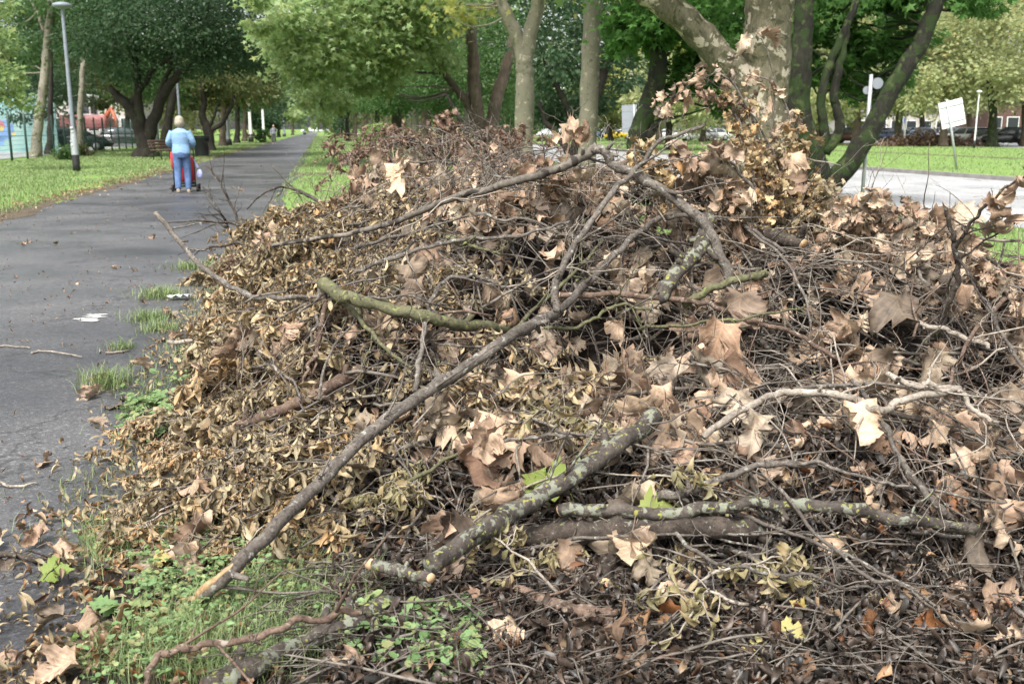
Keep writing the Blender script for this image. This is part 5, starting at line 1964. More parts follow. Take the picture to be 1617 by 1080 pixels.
hero('dead_branch', [(247, 338, None, 6.0), (290, 390, None, 5.8), (330, 430, None, 5.6), (375, 458, None, 5.4), (420, 470, None, 5.2), (500, 470, None, 5.0)], 8, 9, 'bark_grey', 'long thin branch sticking out over the path at the left', 4, (1, 0))
hero('dead_branch', [(1116, 345, None, 4.7), (1112, 375, None, 4.65), (1095, 405, None, 4.55), (1062, 438, None, 4.45), (1040, 470, None, 4.4)], 24, 24, 'bark_lichen', 'short thick rough barked branch pointing down below the elbow', 1, (0, 0), 14, .006)
hero('dead_log', [(1170, 358, None, 5.1), (1215, 372, None, 5.0), (1268, 386, None, 4.85)], 24, 21, 'bark_dark', 'sawn stub with a pale round cut end at the upper right', 0, (0, 1), 14, .003)
hero('dead_branch', [(1110, 690, .06), (1180, 640, .10), (1235, 622, .12), (1300, 622, .14), (1352, 632, .14), (1388, 652, .14), (1440, 628, .14), (1515, 614, .13)], 12, 12, 'bark_pale', 'pale smooth crooked branch at the right of the pile', 3)
hero('dead_branch', [(1400, 590, .13), (1450, 610, .14), (1508, 612, .14), (1535, 645, .13), (1566, 664, .12)], 9, 8, 'bark_pale', 'pale forked branch crossing the end of the crooked pale one', 2)
hero('dead_branch', [(885, 466, .12), (990, 466, .13), (1060, 472, .13), (1110, 478, .12), (1170, 500, .10), (1260, 530, .08), (1330, 570, .08)], 10, 7, 'bark_brown', 'pinkish horizontal branch across the centre of the pile', 4, (1, 0))
hero('dead_branch', [(860, 518, .13), (905, 518, .14), (940, 500, .14), (978, 482, .13), (1030, 490, .11)], 6, 5, 'bark_green', 'thin bright green lichen twig in the centre of the pile', 3)
hero('dead_branch', [(1080, 482, .10), (1130, 452, .12), (1180, 440, .12), (1210, 432, .08)], 13, 12, 'bark_green', 'pale green barked stub right of centre', 0)
hero('dead_branch', [(228, 1085, .03), (258, 1032, .05), (330, 1020, .05), (400, 1010, .06), (470, 985, .07), (572, 966, .06)], 11, 13, 'bark_brown', 'reddish pale crooked stick at the bottom left corner', 4)
hero('dead_branch', [(-30, 872, .02), (60, 880, .02), (140, 884, .02), (190, 900, .02), (240, 925, .0)], 11, 6, 'bark_dark', 'dark wet stick lying across the edge of the asphalt', 3)
hero('dead_branch', [(285, 722, .04), (350, 690, .05), (430, 652, .06), (500, 622, .06), (570, 585, .04)], 17, 21, 'bark_brown', 'thick brown branch half buried in tan leaves at the left', 1)
hero('dead_log', [(830, 850, .05), (930, 838, .06), (1030, 832, .06), (1120, 832, .06), (1210, 838, .05)], 36, 40, 'bark_dark', 'thick dark wet log lying behind the horizontal lichen branch', 1, (1, 1), 16, .006)
hero('dead_log', [(800, 930, .03), (870, 955, .04), (930, 968, .04), (985, 975, .03)], 24, 30, 'bark_brown', 'brown peeling log lying near the bottom middle', 1, (1, 1), 14)
hero('mossy_log', [(325, 1085, .02), (400, 1052, .03), (480, 1018, .03), (560, 985, .04), (610, 950, .04)], 36, 34, 'bark_lichen', 'thick mossy log at the bottom left behind the reddish stick', 2, (0, 0), 16)
hero('dead_branch', [(585, 890, .06), (630, 900, .07), (680, 912, .07)], 20, 18, 'bark_lichen', 'short pale lichen stub beside the end of the lichen log', 0, (1, 1), 12)
hero('dead_branch', [(960, 850, .03), (965, 880, .04), (955, 925, .03)], 34, 30, 'bark_dark', 'short dark stub pointing at the camera below the horizontal branch', 0, (0, 1), 12)
for w, lab, pts in [
        (9, 'long thin cane running down to the bottom right corner', [(1140, 860, .03), (1230, 905, .05), (1330, 985, .05), (1440, 1030, .05), (1640, 1075, .04)]),
        (7, 'pale cane crossing the dark litter at lower right', [(1125, 795, .06), (1240, 840, .06), (1340, 880, .06), (1440, 930, .05), (1560, 1010, .04)]),
        (7, 'thin cane leaning across the horizontal lichen branch', [(1230, 770, .14), (1350, 900, .08), (1430, 925, .06), (1500, 990, .04)]),
        (8, 'grey cane low across the lower middle', [(1010, 800, .05), (1100, 870, .06), (1180, 900, .07), (1290, 915, .06), (1380, 930, .05)]),
        (6, 'thin brown cane just above the bottom edge', [(820, 870, .05), (960, 850, .06), (1100, 845, .06), (1260, 880, .05), (1420, 905, .04)]),
        (6, 'thin pale stick lying low right of the dark stub', [(1020, 850, .05), (1140, 845, .06), (1280, 845, .06), (1460, 860, .05)]),
        (8, 'pale grey stick at the far lower right', [(1440, 840, .05), (1530, 850, .05), (1640, 880, .05)]),
        (7, 'thin curved cane under the right heap of leaves', [(1200, 732, .10), (1290, 732, .10), (1380, 760, .09), (1470, 775, .08), (1620, 800, .06)])]:
    hero('dead_branch', pts, w, w * .6, 'bark_grey', lab, 3, seg=7)
hero('dead_branch', [(1030, 790, .04), (1090, 775, .06), (1150, 752, .08), (1215, 734, .10), (1290, 735, .10)], 16, 8, 'bark_grey', 'grey branch curving under the plane leaves at right', 3)
hero('dead_branch', [(1345, 600, .12), (1390, 660, .13), (1430, 735, .12), (1470, 790, .10), (1500, 818, .07)], 7, 14, 'bark_grey', 'grey stick slanting down to the horizontal branch at right', 3)
hero('dead_branch', [(1492, 328, None, 4.1), (1503, 365, None, 4.1), (1508, 400, None, 4.1), (1512, 440, None, 4.1), (1490, 500, None, 4.15), (1470, 560, None, 4.3)], 6, 12, 'bark_dark', 'dark upright forked stick at the right side of the pile', 5)
hero('plane_branch', [(1508, 395, None, 4.1), (1545, 340, None, 4.0), (1580, 305, None, 3.95), (1640, 268, None, 3.9)], 6, 3, 'bark_dark', 'twig with a few brown leaves reaching out at the right edge', 3, leaves=(8, .085, 'plane'))
hero('plane_branch', [(1515, 410, None, 4.1), (1570, 370, None, 4.0), (1640, 330, None, 3.95)], 4, 2, 'bark_dark', 'thin twig with a broad brown leaf at the right edge', 2, leaves=(4, .09, 'plane'))
hero('dead_branch', [(1440, 510, .10), (1490, 520, .12), (1530, 535, .13), (1562, 548, .12)], 8, 8, 'bark_pale', 'short pale branch at the right side of the pile', 1)
for w, lab, pts in [
        (9, 'upright grey stick on the left flank of the pile', [(515, 455, .12), (508, 520, .14), (488, 580, .14), (478, 605, .12)]),
        (7, 'thin stick crossing the upright grey stick at left', [(505, 440, .10), (500, 500, .12), (490, 560, .12)]),
        (9, 'arched grey branch left of the centre', [(656, 618, .10), (664, 560, .12), (676, 490, .13), (700, 448, .14), (740, 436, .13), (800, 452, .10)]),
        (6, 'thin arched twig at the lower left flank', [(320, 600, .12), (375, 580, .13), (430, 580, .14), (465, 605, .13), (480, 650, .10)]),
        (7, 'long thin twig on the left flank near the path', [(265, 540, .12), (370, 540, .13), (420, 560, .13), (440, 590, .12)]),
        (5, 'thin straight twig on the upper left flank', [(420, 470, .10), (520, 470, .12), (640, 470, .12), (720, 490, .10)]),
        (6, 'bent twig rising from the tan leaves at left', [(345, 450, .12), (340, 500, .13), (355, 560, .12)]),
        (9, 'dark mossy twig in the middle left', [(550, 480, .08), (600, 540, .09), (650, 580, .08)]),
        (8, 'pale forked twig across the upper middle', [(560, 430, .08), (640, 400, .10), (730, 380, .10), (820, 372, .10), (900, 350, .10)]),
        (7, 'grey twig along the top of the pile', [(450, 420, .08), (540, 395, .10), (640, 370, .11), (740, 340, .10)]),
        (8, 'thin forked twig below the elbow branch', [(770, 560, .12), (830, 500, .12), (900, 440, .12), (950, 380, .12)]),
        (8, 'green mossy stick in the upper middle', [(705, 375, .08), (745, 388, .09), (790, 402, .06)]),
        (6, 'thin twig crossing right of centre', [(1010, 520, .12), (1100, 510, .13), (1190, 500, .13), (1280, 480, .10)]),
        (6, 'pale twig hanging in the right of the pile', [(1160, 350, .12), (1230, 400, .13), (1270, 470, .13), (1280, 520, .10)]),
        (8, 'grey twig at the far right of the pile', [(1590, 470, .10), (1540, 520, .12), (1500, 600, .12), (1480, 660, .10)]),
        (8, 'grey twig running down at the right edge', [(1560, 480, .10), (1590, 540, .10), (1640, 620, .10)]),
        (6, 'long twig sagging across the dark hollow', [(840, 660, .10), (920, 690, .12), (1000, 680, .12), (1110, 640, .12)]),
        (7, 'twig above the lichen log', [(760, 700, .10), (860, 690, .12), (960, 690, .10), (1060, 720, .08)]),
        (8, 'grey twig crossing below the long diagonal branch', [(560, 800, .08), (640, 760, .10), (740, 710, .10), (800, 690, .08)]),
        (5, 'thin bare twig standing above the pile near the elbow', [(905, 330, .05), (895, 250, .10), (905, 190, .10)])]:
    hero('dead_branch', pts, w, w * .55, ['bark_grey', 'bark_pale', 'bark_grey', 'bark_brown', 'bark_green'][len(lab) % 5] if 'green' not in lab and 'mossy' not in lab else 'bark_green', lab, 3, seg=7)

# upright spray of withered plane leaves in front of the big trunk
for lab, pts, n_, sz, mat, w in [
        ('upright branch with tan leaves climbing in front of the massive plane trunk', [(1290, 430, None, 5.0), (1262, 360, None, 5.1), (1235, 310, None, 5.15), (1205, 265, None, 5.2), (1170, 200, None, 5.25), (1150, 150, None, 5.3)], 130, .045, 'tan', 9),
        ('spray of rust brown leaves arching left at the top of the pile', [(1210, 260, None, 5.3), (1180, 170, None, 5.3), (1140, 118, None, 5.3), (1090, 135, None, 5.3), (1035, 175, None, 5.3)], 58, .052, 'plane', 5),
        ('upper twig with brown leaves before the flaking bark', [(1235, 300, None, 5.3), (1250, 200, None, 5.4), (1215, 130, None, 5.4), (1180, 118, None, 5.4)], 18, .05, 'plane', 5),
        ('dense clump of dried tan leaves right of the massive trunk', [(1300, 380, None, 5.2), (1275, 300, None, 5.3), (1255, 240, None, 5.3), (1262, 200, None, 5.3)], 90, .046, 'tan', 6),
        ('dark brown leaf cluster hanging left of the massive trunk', [(1190, 300, None, 5.0), (1150, 255, None, 5.0), (1110, 250, None, 5.0), (1075, 250, None, 5.0)], 24, .11, 'plane', 6),
        ('tan leaf spray above the elbow branch', [(1060, 330, None, 5.0), (1045, 290, None, 5.0), (1030, 260, None, 5.0), (1010, 240, None, 5.0)], 50, .055, 'tan', 5),
        ('thin twig with a few leaves before the trunk top', [(1210, 260, None, 5.3), (1222, 180, None, 5.4), (1214, 80, None, 5.4), (1180, 58, None, 5.4)], 5, .09, 'plane', 3),
        ('red brown dead spray standing up at the back of the pile', [(760, 330, None, 9.0), (740, 260, None, 9.1), (715, 215, None, 9.2), (700, 188, None, 9.2)], 200, .065, 'rust', 5),
        ('second red brown dead spray at the back of the pile', [(700, 330, None, 9.0), (690, 270, None, 9.0), (680, 225, None, 9.0)], 170, .065, 'rust', 5),
        ('red brown dead spray leaning right at the back of the pile', [(740, 330, None, 9.0), (765, 280, None, 9.0), (800, 235, None, 9.0), (812, 215, None, 9.0)], 160, .065, 'rust', 5),
        ('twig with two brown leaves upright before the straight plane trunk', [(925, 330, None, 5.0), (915, 270, None, 5.0), (908, 210, None, 5.0), (902, 170, None, 5.0)], 9, .11, 'plane', 4),
        ('bare twig with few leaves upright before the forked plane trunk', [(850, 320, None, 5.2), (860, 250, None, 5.2), (855, 205, None, 5.2)], 6, .08, 'plane', 4)]:
    hero('plane_branch', pts, w, w * .3, 'bark_grey', lab, 5, leaves=(n_, sz, mat), seg=7)
for lab, pts, n_, sz, mat, w in [
        ('bushy tan branch hiding the lower left of the massive plane trunk', [(1235, 420, None, 5.0), (1205, 350, None, 5.05), (1190, 280, None, 5.1), (1168, 215, None, 5.2)], 130, .042, 'tan', 6),
        ('bushy tan branch hiding the lower right of the massive plane trunk', [(1290, 420, None, 5.0), (1262, 340, None, 5.1), (1240, 280, None, 5.2), (1228, 225, None, 5.3)], 130, .042, 'tan_grey', 6),
        ('brown leafed branch low before the massive plane trunk', [(1200, 430, None, 4.9), (1185, 370, None, 4.9), (1165, 320, None, 4.95), (1150, 285, None, 5.0)], 40, .085, 'plane', 6),
        ('short bushy shoot at the foot of the mossy maple', [(1340, 420, None, 5.0), (1322, 370, None, 5.1), (1305, 330, None, 5.2), (1300, 290, None, 5.2)], 120, .050, 'tan_grey', 5),
        ('drooping bushy shoot right of the upright branches', [(1300, 410, None, 4.9), (1340, 350, None, 4.9), (1372, 335, None, 4.9), (1400, 360, None, 4.9)], 90, .06, 'plane', 5),
        ('curved spray of rust brown leaves above the tan clump', [(1250, 330, None, 5.2), (1215, 230, None, 5.3), (1170, 165, None, 5.3), (1100, 150, None, 5.3)], 30, .05, 'plane', 4)]:
    hero('plane_branch', pts, w, w * .3, 'bark_grey', lab, 6, leaves=(n_, sz, mat), seg=7)
# thin dark twigs over the path at the far left end
for pts, lab in [([(395, 400, .1), (372, 340, None, 9.3), (345, 285, None, 9.4), (325, 262, None, 9.4)], 'fine dark twig fanning up over the path behind the woman'),
                 ([(380, 400, .1), (350, 340, None, 9.3), (320, 295, None, 9.4)], 'second fine dark twig fanning up over the path'),
                 ([(420, 400, .1), (395, 360, None, 8.8), (330, 350, None, 8.8), (265, 352, None, 8.8)], 'fine dark twig lying out level over the path'),
                 ([(420, 400, .1), (380, 385, None, 8.3), (330, 392, None, 8.3), (290, 395, None, 8.3)], 'low fine dark twig near the ground at the path edge'),
                 ([(520, 330, .1), (470, 300, None, 9.5), (430, 298, None, 9.6), (390, 330, None, 9.6)], 'arched dark twig at the back left of the pile')]:
    hero('dead_branch', pts, 6, 2, 'bark_dark', lab, 7, seg=6)

HP = np.concatenate(HEROPX)


def covers(pts, margin=10):
    """True where a point lies between the camera and one of the branches one can follow"""
    px, py = project(np.asarray(pts))
    d = np.hypot(px[:, None] - HP[None, :, 0], py[:, None] - HP[None, :, 1])
    return np.any((d < HP[None, :, 3] * .5 + margin) & (np.asarray(pts)[:, 1][:, None] < HP[None, :, 2] + .12))


# bare twigs, one object each
TW = []
for k in range(14):
    L = rng.uniform(.5, 1.3)
    P = rough(spline([[-L / 2, 0, 0], [-L / 6, rng.normal(0, .05), rng.uniform(.0, .08)], [L / 6, rng.normal(0, .06), rng.uniform(0, .08)], [L / 2, rng.normal(0, .1), rng.normal(0, .05)]], 16), .018)
    mb = MB()
    twig_mesh(mb, P, rng.uniform(.004, .0085), .0018, 6, int(rng.integers(2, 6)), 1)
    TW.append(mb.data('dry_twig', M[['bark_twig', 'bark_pale', 'bark_brown', 'bark_grey', 'bark_twig'][k % 5]]))


def put(name, me, loc, rot, lab, cat, group, scale=1.0):
    o = bpy.data.objects.new(name, me)
    COL.objects.link(o)
    o.location = tuple(loc)
    o.rotation_euler = rot
    o.scale = (scale,) * 3
    return tag(o, lab, cat, group)


def zone(px):
    return 'left' if px < 600 else ('middle' if px < 1080 else 'right')


P, N = pile_points(190, lambda px, py, P: (py < 420) | (rng.uniform(0, 1, len(px)) < .35))
pxs, pys = project(P)
for p, nn, px in zip(P, N, pxs):
    z = zone(px)
    e = Vector(nn) + Vector((rng.normal(0, .6), rng.normal(0, .4), rng.uniform(-.1, .6)))
    q = Vector((1, 0, 0)).rotation_difference(e.normalized()) @ Matrix.Rotation(rng.uniform(0, 6.3), 4, 'X').to_quaternion()
    sc_ = rng.uniform(.45, .8)
    put('dry_twig', TW[rng.integers(0, 14)], p + np.array(e.normalized()) * rng.uniform(.08, .2), q.to_euler(),
        dict(left='thin bare twig poking up out of the tan leaves at the left of the pile', middle='thin bare twig poking up out of the middle of the brush pile', right='thin bare twig poking up out of the plane leaves at the right of the pile')[z],
        'twig', 'twigs poking up from the %s of the pile' % z, sc_)
P, N = pile_points(210)
pxs, pys = project(P)
for p, nn, px in zip(P, N, pxs):
    z = zone(px)
    put('dry_twig', TW[rng.integers(0, 14)], p + nn * rng.uniform(.03, .11), rot_to(nn, rng.uniform(0, 6.3)),
        dict(left='thin bare twig lying over the tan leaves on the left flank of the pile', middle='thin bare twig lying across the middle of the brush pile', right='thin bare twig lying among the big plane leaves at the right of the pile')[z],
        'twig', 'bare twigs on the %s of the pile' % z, rng.uniform(.7, 1.2))


def shoot_proto(L, nside, per, protos, mat, bark, size, droop=.9, r0=.006):
    P = rough(spline([[0, 0, 0], [L * .35, rng.normal(0, .04), .05 * L], [L * .7, rng.normal(0, .06), .02], [L, rng.normal(0, .08), -.12 * L]], 16), .012)
    mb = MB()
    mb.tube(P, np.linspace(r0, .0015, 16), 6)
    axes = [P]
    for k in range(nside):
        i = int(rng.integers(3, 15))
        a = np.array([rng.uniform(.2, .9), (-1) ** k * rng.uniform(.4, 1), rng.uniform(-.5, .35)])
        l_ = L * rng.uniform(.25, .5)
        q = rough(spline([P[i], P[i] + a * l_ * .5 + [0, 0, .02], P[i] + a * l_ - [0, 0, .10 * l_]], 9), .008)
        mb.tube(q, np.linspace(r0 * .45, .0012, 9), 5)
        axes.append(q)
    lp, ld = [], []
    for q in axes:
        n = max(2, int(per * (1.0 if q is P else .8)))
        t = rng.uniform(.12, 1, n) * (len(q) - 1.001)
        i = t.astype(int)
        p = q[i] + (q[i + 1] - q[i]) * (t - i)[:, None]
        d = q[i + 1] - q[i]
        d = d / (np.linalg.norm(d, axis=1)[:, None] + 1e-9)
        lp.append(p)
        ld.append(d * .6 + unit(n) * .9 + [0, 0, -droop])
    lp, ld = np.concatenate(lp), np.concatenate(ld)
    lm = scatter(MB(), protos, lp, ld, rng.normal(0, .8, lp.shape) + [0, 0, .5], size * rng.uniform(.6, 1.3, len(lp)))
    root = bpy.data.objects.new('leafy_shoot', mb.data('leafy_shoot', M[bark]))
    lv = bpy.data.objects.new('leaves', lm.data('leaves', M[mat]))
    return root, lv


def use(proto, name, loc, rot, lab, cat, group, scale=1.0):
    r = proto[0].copy()
    COL.objects.link(r)
    r.name = name
    r.location = tuple(loc)
    r.rotation_euler = rot
    r.scale = (scale,) * 3
    c = proto[1].copy()
    COL.objects.link(c)
    c.parent = r
    return tag(r, lab, cat, group)


TANP = [shoot_proto(rng.uniform(.35, .75), int(rng.integers(6, 11)), int(rng.integers(16, 30)), SMALL + NARROW, 'tan_grey' if k % 5 else 'tan', 'bark_twig', rng.uniform(.05, .08), rng.uniform(.9, 2.0)) for k in range(13)]
GLDP = [shoot_proto(rng.uniform(.35, .6), 8, 24, SMALL, 'tan', 'bark_pale', rng.uniform(.06, .085), 1.9) for k in range(5)]
OLVP = [shoot_proto(rng.uniform(.3, .5), 6, 13, SMALL + NARROW, 'olive', 'bark_pale', .062, 1.0) for _ in range(4)]
BRNP = [shoot_proto(rng.uniform(.5, .8), 8, 18, SMALL, 'rust', 'bark_brown', .055) for _ in range(4)]
PLNP = [shoot_proto(rng.uniform(.5, .9), 4, 4, PLANE, 'plane', 'bark_twig', .132, 2.2, .008) for _ in range(12)]
SPRP = [shoot_proto(rng.uniform(.6, .9), 6, 13, PLANE, 'plane', 'bark_grey', .070, .5, .007) for _ in range(4)]


def strew(n, region, protos, name, labs, cat, group, lift=(.02, .1), scale=(.8, 1.25)):
    P, N = pile_points(n, region)
    pxs, pys = project(P)
    for p, nn, px, py in zip(P, N, pxs, pys):
        down = math.atan2(nn[1], nn[0])
        a = down + rng.normal(0, 1.1)
        lab = labs(px, py)
        tx, ty = p[0] + math.cos(a) * .6, p[1] + math.sin(a) * .6
        if to_st(tx, ty)[1] < -.98 - .02 * ty:
            a = a + 1.3 * (1 if rng.uniform() < .5 else -1)
            if to_st(p[0] + math.cos(a) * .5, p[1] + math.sin(a) * .5)[1] < -1.05:
                continue
        v = np.array([math.cos(a), math.sin(a), -.15]) * .45
        if covers([p + nn * .05, p + v * .5 + nn * .08, p + v * .8, p + v * 1.3], 22) and rng.uniform() < .96:
            continue
        use(protos[rng.integers(0, len(protos))], name, p + nn * rng.uniform(*lift), rot_to(nn, a), lab, cat, group, rng.uniform(*scale))


TL = lambda px, py, P: (px < 660 + rng.normal(0, 60, len(px))) & (py > 330) & (py < 900) & (P[:, 1] < 9.5)
strew(300, TL, TANP, 'leafy_shoot', lambda px, py: 'cut shoot with small curled tan leaves hanging over the path edge' if px < 330 else ('cut shoot with small curled tan leaves low on the left flank of the pile' if py > 600 else 'cut shoot with small curled tan leaves high on the left of the pile'), 'shoot', 'tan leafed shoots of the brush pile')
strew(34, lambda px, py, P: (px > 560) & (px < 1150) & (py > 330) & (py < 900), TANP, 'leafy_shoot', lambda px, py: 'cut shoot with small tan leaves among the big plane leaves mid pile', 'shoot', 'tan shoots mid pile', (.0, .05), (.6, .9))
strew(34, lambda px, py, P: (P[:, 1] > 8.5) & (px < 640), TANP[:2] + BRNP, 'leafy_shoot', lambda px, py: 'brown leafed shoot at the far back left end of the pile', 'shoot', 'brown shoots at the back of the pile')
strew(30, lambda px, py, P: (P[:, 1] > 8.2) & (px > 620) & (px < 810), BRNP, 'leafy_shoot', lambda px, py: 'dark red brown leafed shoot standing up at the back of the pile', 'shoot', 'red brown shoots at the back of the pile', (.0, .15))
strew(150, lambda px, py, P: (px > 760 + rng.normal(0, 120, len(px))) & (py < 800), PLNP, 'plane_branch', lambda px, py: 'cut plane twig with large crumpled brown leaves at the right of the pile' if px > 1080 else 'cut plane twig with large crumpled brown leaves in mid pile', 'branch', 'plane twigs of the brush pile', (.02, .10))
strew(34, lambda px, py, P: (px > 430) & (px < 860) & (py > 330) & (py < 800), PLNP, 'plane_branch', lambda px, py: 'cut plane twig with a few large brown leaves among small tan leaves', 'branch', 'plane twigs among tan leaves', (.02, .08), (.6, .95))
strew(18, lambda px, py, P: (px > 1150) & (py < 480), SPRP, 'plane_branch', lambda px, py: 'plane twig with many smaller brown leaves at the top right of the pile', 'branch', 'small leafed twigs top right of the pile', (.02, .12))
for px, py in ((610, 850), (660, 830), (570, 800), (640, 780), (560, 870), (690, 860), (900, 870), (960, 770), (985, 790), (840, 900), (760, 880), (1000, 750), (1050, 900), (1130, 900), (930, 900), (620, 740), (700, 810), (1080, 960), (880, 960), (1180, 980)):
    p = S(px, py, .03)
    use(OLVP[rng.integers(0, 4)], 'leafy_shoot', p + [0, 0, .05], (rng.normal(0, .3), rng.normal(0, .3), rng.uniform(0, 6.3)), 'withered olive grey shoot lying low at the front of the pile', 'shoot', 'olive shoots at the front of the pile', rng.uniform(.6, .95))

for px, py in ((275, 720), (290, 780), (300, 730), (300, 800), (345, 765), (270, 825), (400, 820), (275, 845), (255, 690), (330, 700), (390, 760), (450, 800), (285, 830), (260, 790), (310, 745), (280, 760), (360, 830), (430, 860)):
    p = S(px, py, .02)
    if covers([p + [0, 0, .07], p + [.12, 0, .05], p - [.12, 0, 0], p - [.25, 0, 0]], 14):
        continue
    use(GLDP[rng.integers(0, len(GLDP))], 'leafy_shoot', p + [0, 0, .09], (rng.normal(0, .2), rng.normal(.1, .2), rng.normal(4.4, .7)), 'drooping shoot of curled tan leaves at the lower left foot of the pile', 'shoot', 'tan shoots at the lower left foot', rng.uniform(.45, .65))

# ---- single large plane leaves
LF = [MB().add(V, F4, F3, A=FLAT[id(V)]).data('plane_leaf', M['plane_one']) for V, F4, F3 in PLANE]


def lone_leaf(p, d, nr, size, lab, group, mesh=None):
    o = bpy.data.objects.new('dry_leaf', mesh or LF[rng.integers(0, len(LF))])
    COL.objects.link(o)
    m3 = frames(np.array([d], float), np.array([nr], float))[0]
    o.matrix_basis = Matrix.Translation(Vector(p)) @ Matrix([list(m3[0]) + [0], list(m3[1]) + [0], list(m3[2]) + [0], [0, 0, 0, 1]]) @ Matrix.Scale(size, 4)
    return tag(o, lab, 'leaf', group)


P, N = pile_points(230, lambda px, py, P: (px > 640 + rng.normal(0, 140, len(px))) & (py > 260) & (py < 860))
for p, nn in zip(P, N):
    nr = nn + rng.normal(0, .55, 3) + np.array([0, -.4, 0])
    if covers([p + nn * .06 - [0, 0, .05]], 18):
        continue
    lone_leaf(p + nn * rng.uniform(.02, .10), unit(1)[0] * .7 + np.array([0, -.1, -1.0]), nr, rng.uniform(.10, .165),
              'large crumpled brown plane leaf caught on top of the brush pile', 'loose plane leaves on the brush pile')
for px, py, sz, lift, lab in [
        (628, 290, .23, .16, 'very large pale brown plane leaf sticking up at the upper left of the pile'),
        (1165, 500, .21, .14, 'largest tan plane leaf hanging at the right middle of the pile'),
        (1140, 545, .19, .16, 'broad tan plane leaf hanging just below the largest one'),
        (1005, 580, .15, .14, 'tan plane leaf hanging over the dark hollow in the pile'),
        (1045, 633, .12, .14, 'pale grey plane leaf at the tip of the lichen covered log'),
        (790, 700, .21, .12, 'large tan leaf draped left of the dark hollow'),
        (760, 740, .20, .12, 'large tan leaf with a torn hole draped below another leaf'),
        (690, 660, .17, .12, 'grey tan plane leaf above the long diagonal branch'),
        (820, 620, .16, .12, 'folded tan leaf above the draped large leaves'),
        (1350, 680, .20, .14, 'long folded rust brown leaf hanging at the right of the pile'),
        (1195, 690, .17, .14, 'grey plane leaf with pointed lobes hanging low at right'),
        (1415, 500, .19, .16, 'narrow folded tan leaf hanging at the upper right'),
        (1250, 265, .15, 1.0, 'pale pinkish plane leaf high on the upright spray'),
        (1240, 300, .18, .9, 'broad pinkish plane leaf on the upright spray'),
        (775, 465, .13, .12, 'small pale leaf in the middle left of the pile'),
        (1460, 610, .16, .12, 'brown leaf beside the pale forked branch')]:
    p = S(px, py, lift if lift < .5 else 0)
    if lift >= .5:
        p = PX(px, py, 5.2)
    lone_leaf(p + [0, 0, sz * .45], np.array([rng.normal(0, .25), -.25, -1]), np.array([rng.normal(0, .3), -1, .25]), sz, lab, None)




# ------------------------------------------------------------------ litter on the ground
def ground_litter(name, lab, n, fn, protos, mat, size, tilt=.5, lift=.02):
    xy = fn(n)
    n = len(xy)
    p = np.concatenate([xy, rng.uniform(.012, .012 + lift, (n, 1))], 1)
    p[:, 2] += np.maximum(0, mound(xy[:, 0], xy[:, 1]) * .9)
    d = unit(n) * [1, 1, .35]
    mb = scatter(MB(), protos, p, d, rng.normal(0, tilt, (n, 3)) + [0, 0, 1.0], size * rng.uniform(.5, 1.4, n))
    return tag(mb.build(name, M[mat]), lab, 'leaves', kind='stuff')


def px_area(x0, x1, y0, y1, clump=0.0):
    def f(n):
        px, py = rng.uniform(x0, x1, n), rng.uniform(y0, y1, n)
        P = np.array([G(a, b)[:2] for a, b in zip(px, py)])
        if clump:
            s, t = P[:, 0], P[:, 1]
            P = P[np.sin(s * 9 + t * 4) + np.sin(t * 11 - s * 5) + rng.normal(0, .9, n) > clump]
        return P
    return f


def st_area(s0, s1, t0, t1, clump=None, edge=False):
    def f(n):
        s = s0 * (s1 / s0) ** rng.uniform(0, 1, n)
        t = rng.normal((t0 + t1) / 2, (t1 - t0) / 3.2, n) if edge else rng.uniform(t0, t1, n)
        P = U[None] * s[:, None] + W[None] * t[:, None]
        if clump is not None:
            P = P[np.sin(s * 3.1 + t * 4) + np.sin(t * 5 - s * 1.7) + np.sin(s * .9) + rng.normal(0, .8, n) > clump]
        return P
    return f


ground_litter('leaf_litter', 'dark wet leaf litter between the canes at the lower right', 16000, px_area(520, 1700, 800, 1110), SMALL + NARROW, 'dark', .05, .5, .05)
ground_litter('leaf_litter', 'brown leaf fragments in the dark litter at the lower right', 350, px_area(480, 1700, 760, 1110), SMALL, 'mix', .05, .6, .06)
ground_litter('leaf_litter', 'brown plane leaves trodden into the dark litter', 80, px_area(560, 1700, 780, 1110), PLANE, 'mix', .085, .35, .04)
ground_litter('leaf_litter', 'dry leaf bits along the edge of the asphalt beside the pile', 2000, st_area(2.3, 12, -1.05, -.5, edge=True), SMALL + NARROW, 'tan_grey', .045, .5, .02)
ground_litter('leaf_litter', 'brown leaves gathered along the far left edge of the path', 2600, st_area(9, 70, -5.9, -4.95, -.6, edge=True), SMALL, 'tan', .085, .4, .03)
ground_litter('leaf_litter', 'leaf fragments scattered over the asphalt path', 2600, st_area(3, 60, -4.9, -1.1, -.4), SMALL, 'mix', .032, .3, .01)
ground_litter('leaf_litter', 'fallen leaves scattered on the grass by the road', 700, st_area(6, 40, 0, 9.5), SMALL, 'tan', .09, .4, .06)
ground_litter('leaf_litter', 'dry leaves among the weeds at the lower left', 1300, px_area(40, 560, 800, 1100, -.2), SMALL, 'mix', .05, .5, .03)

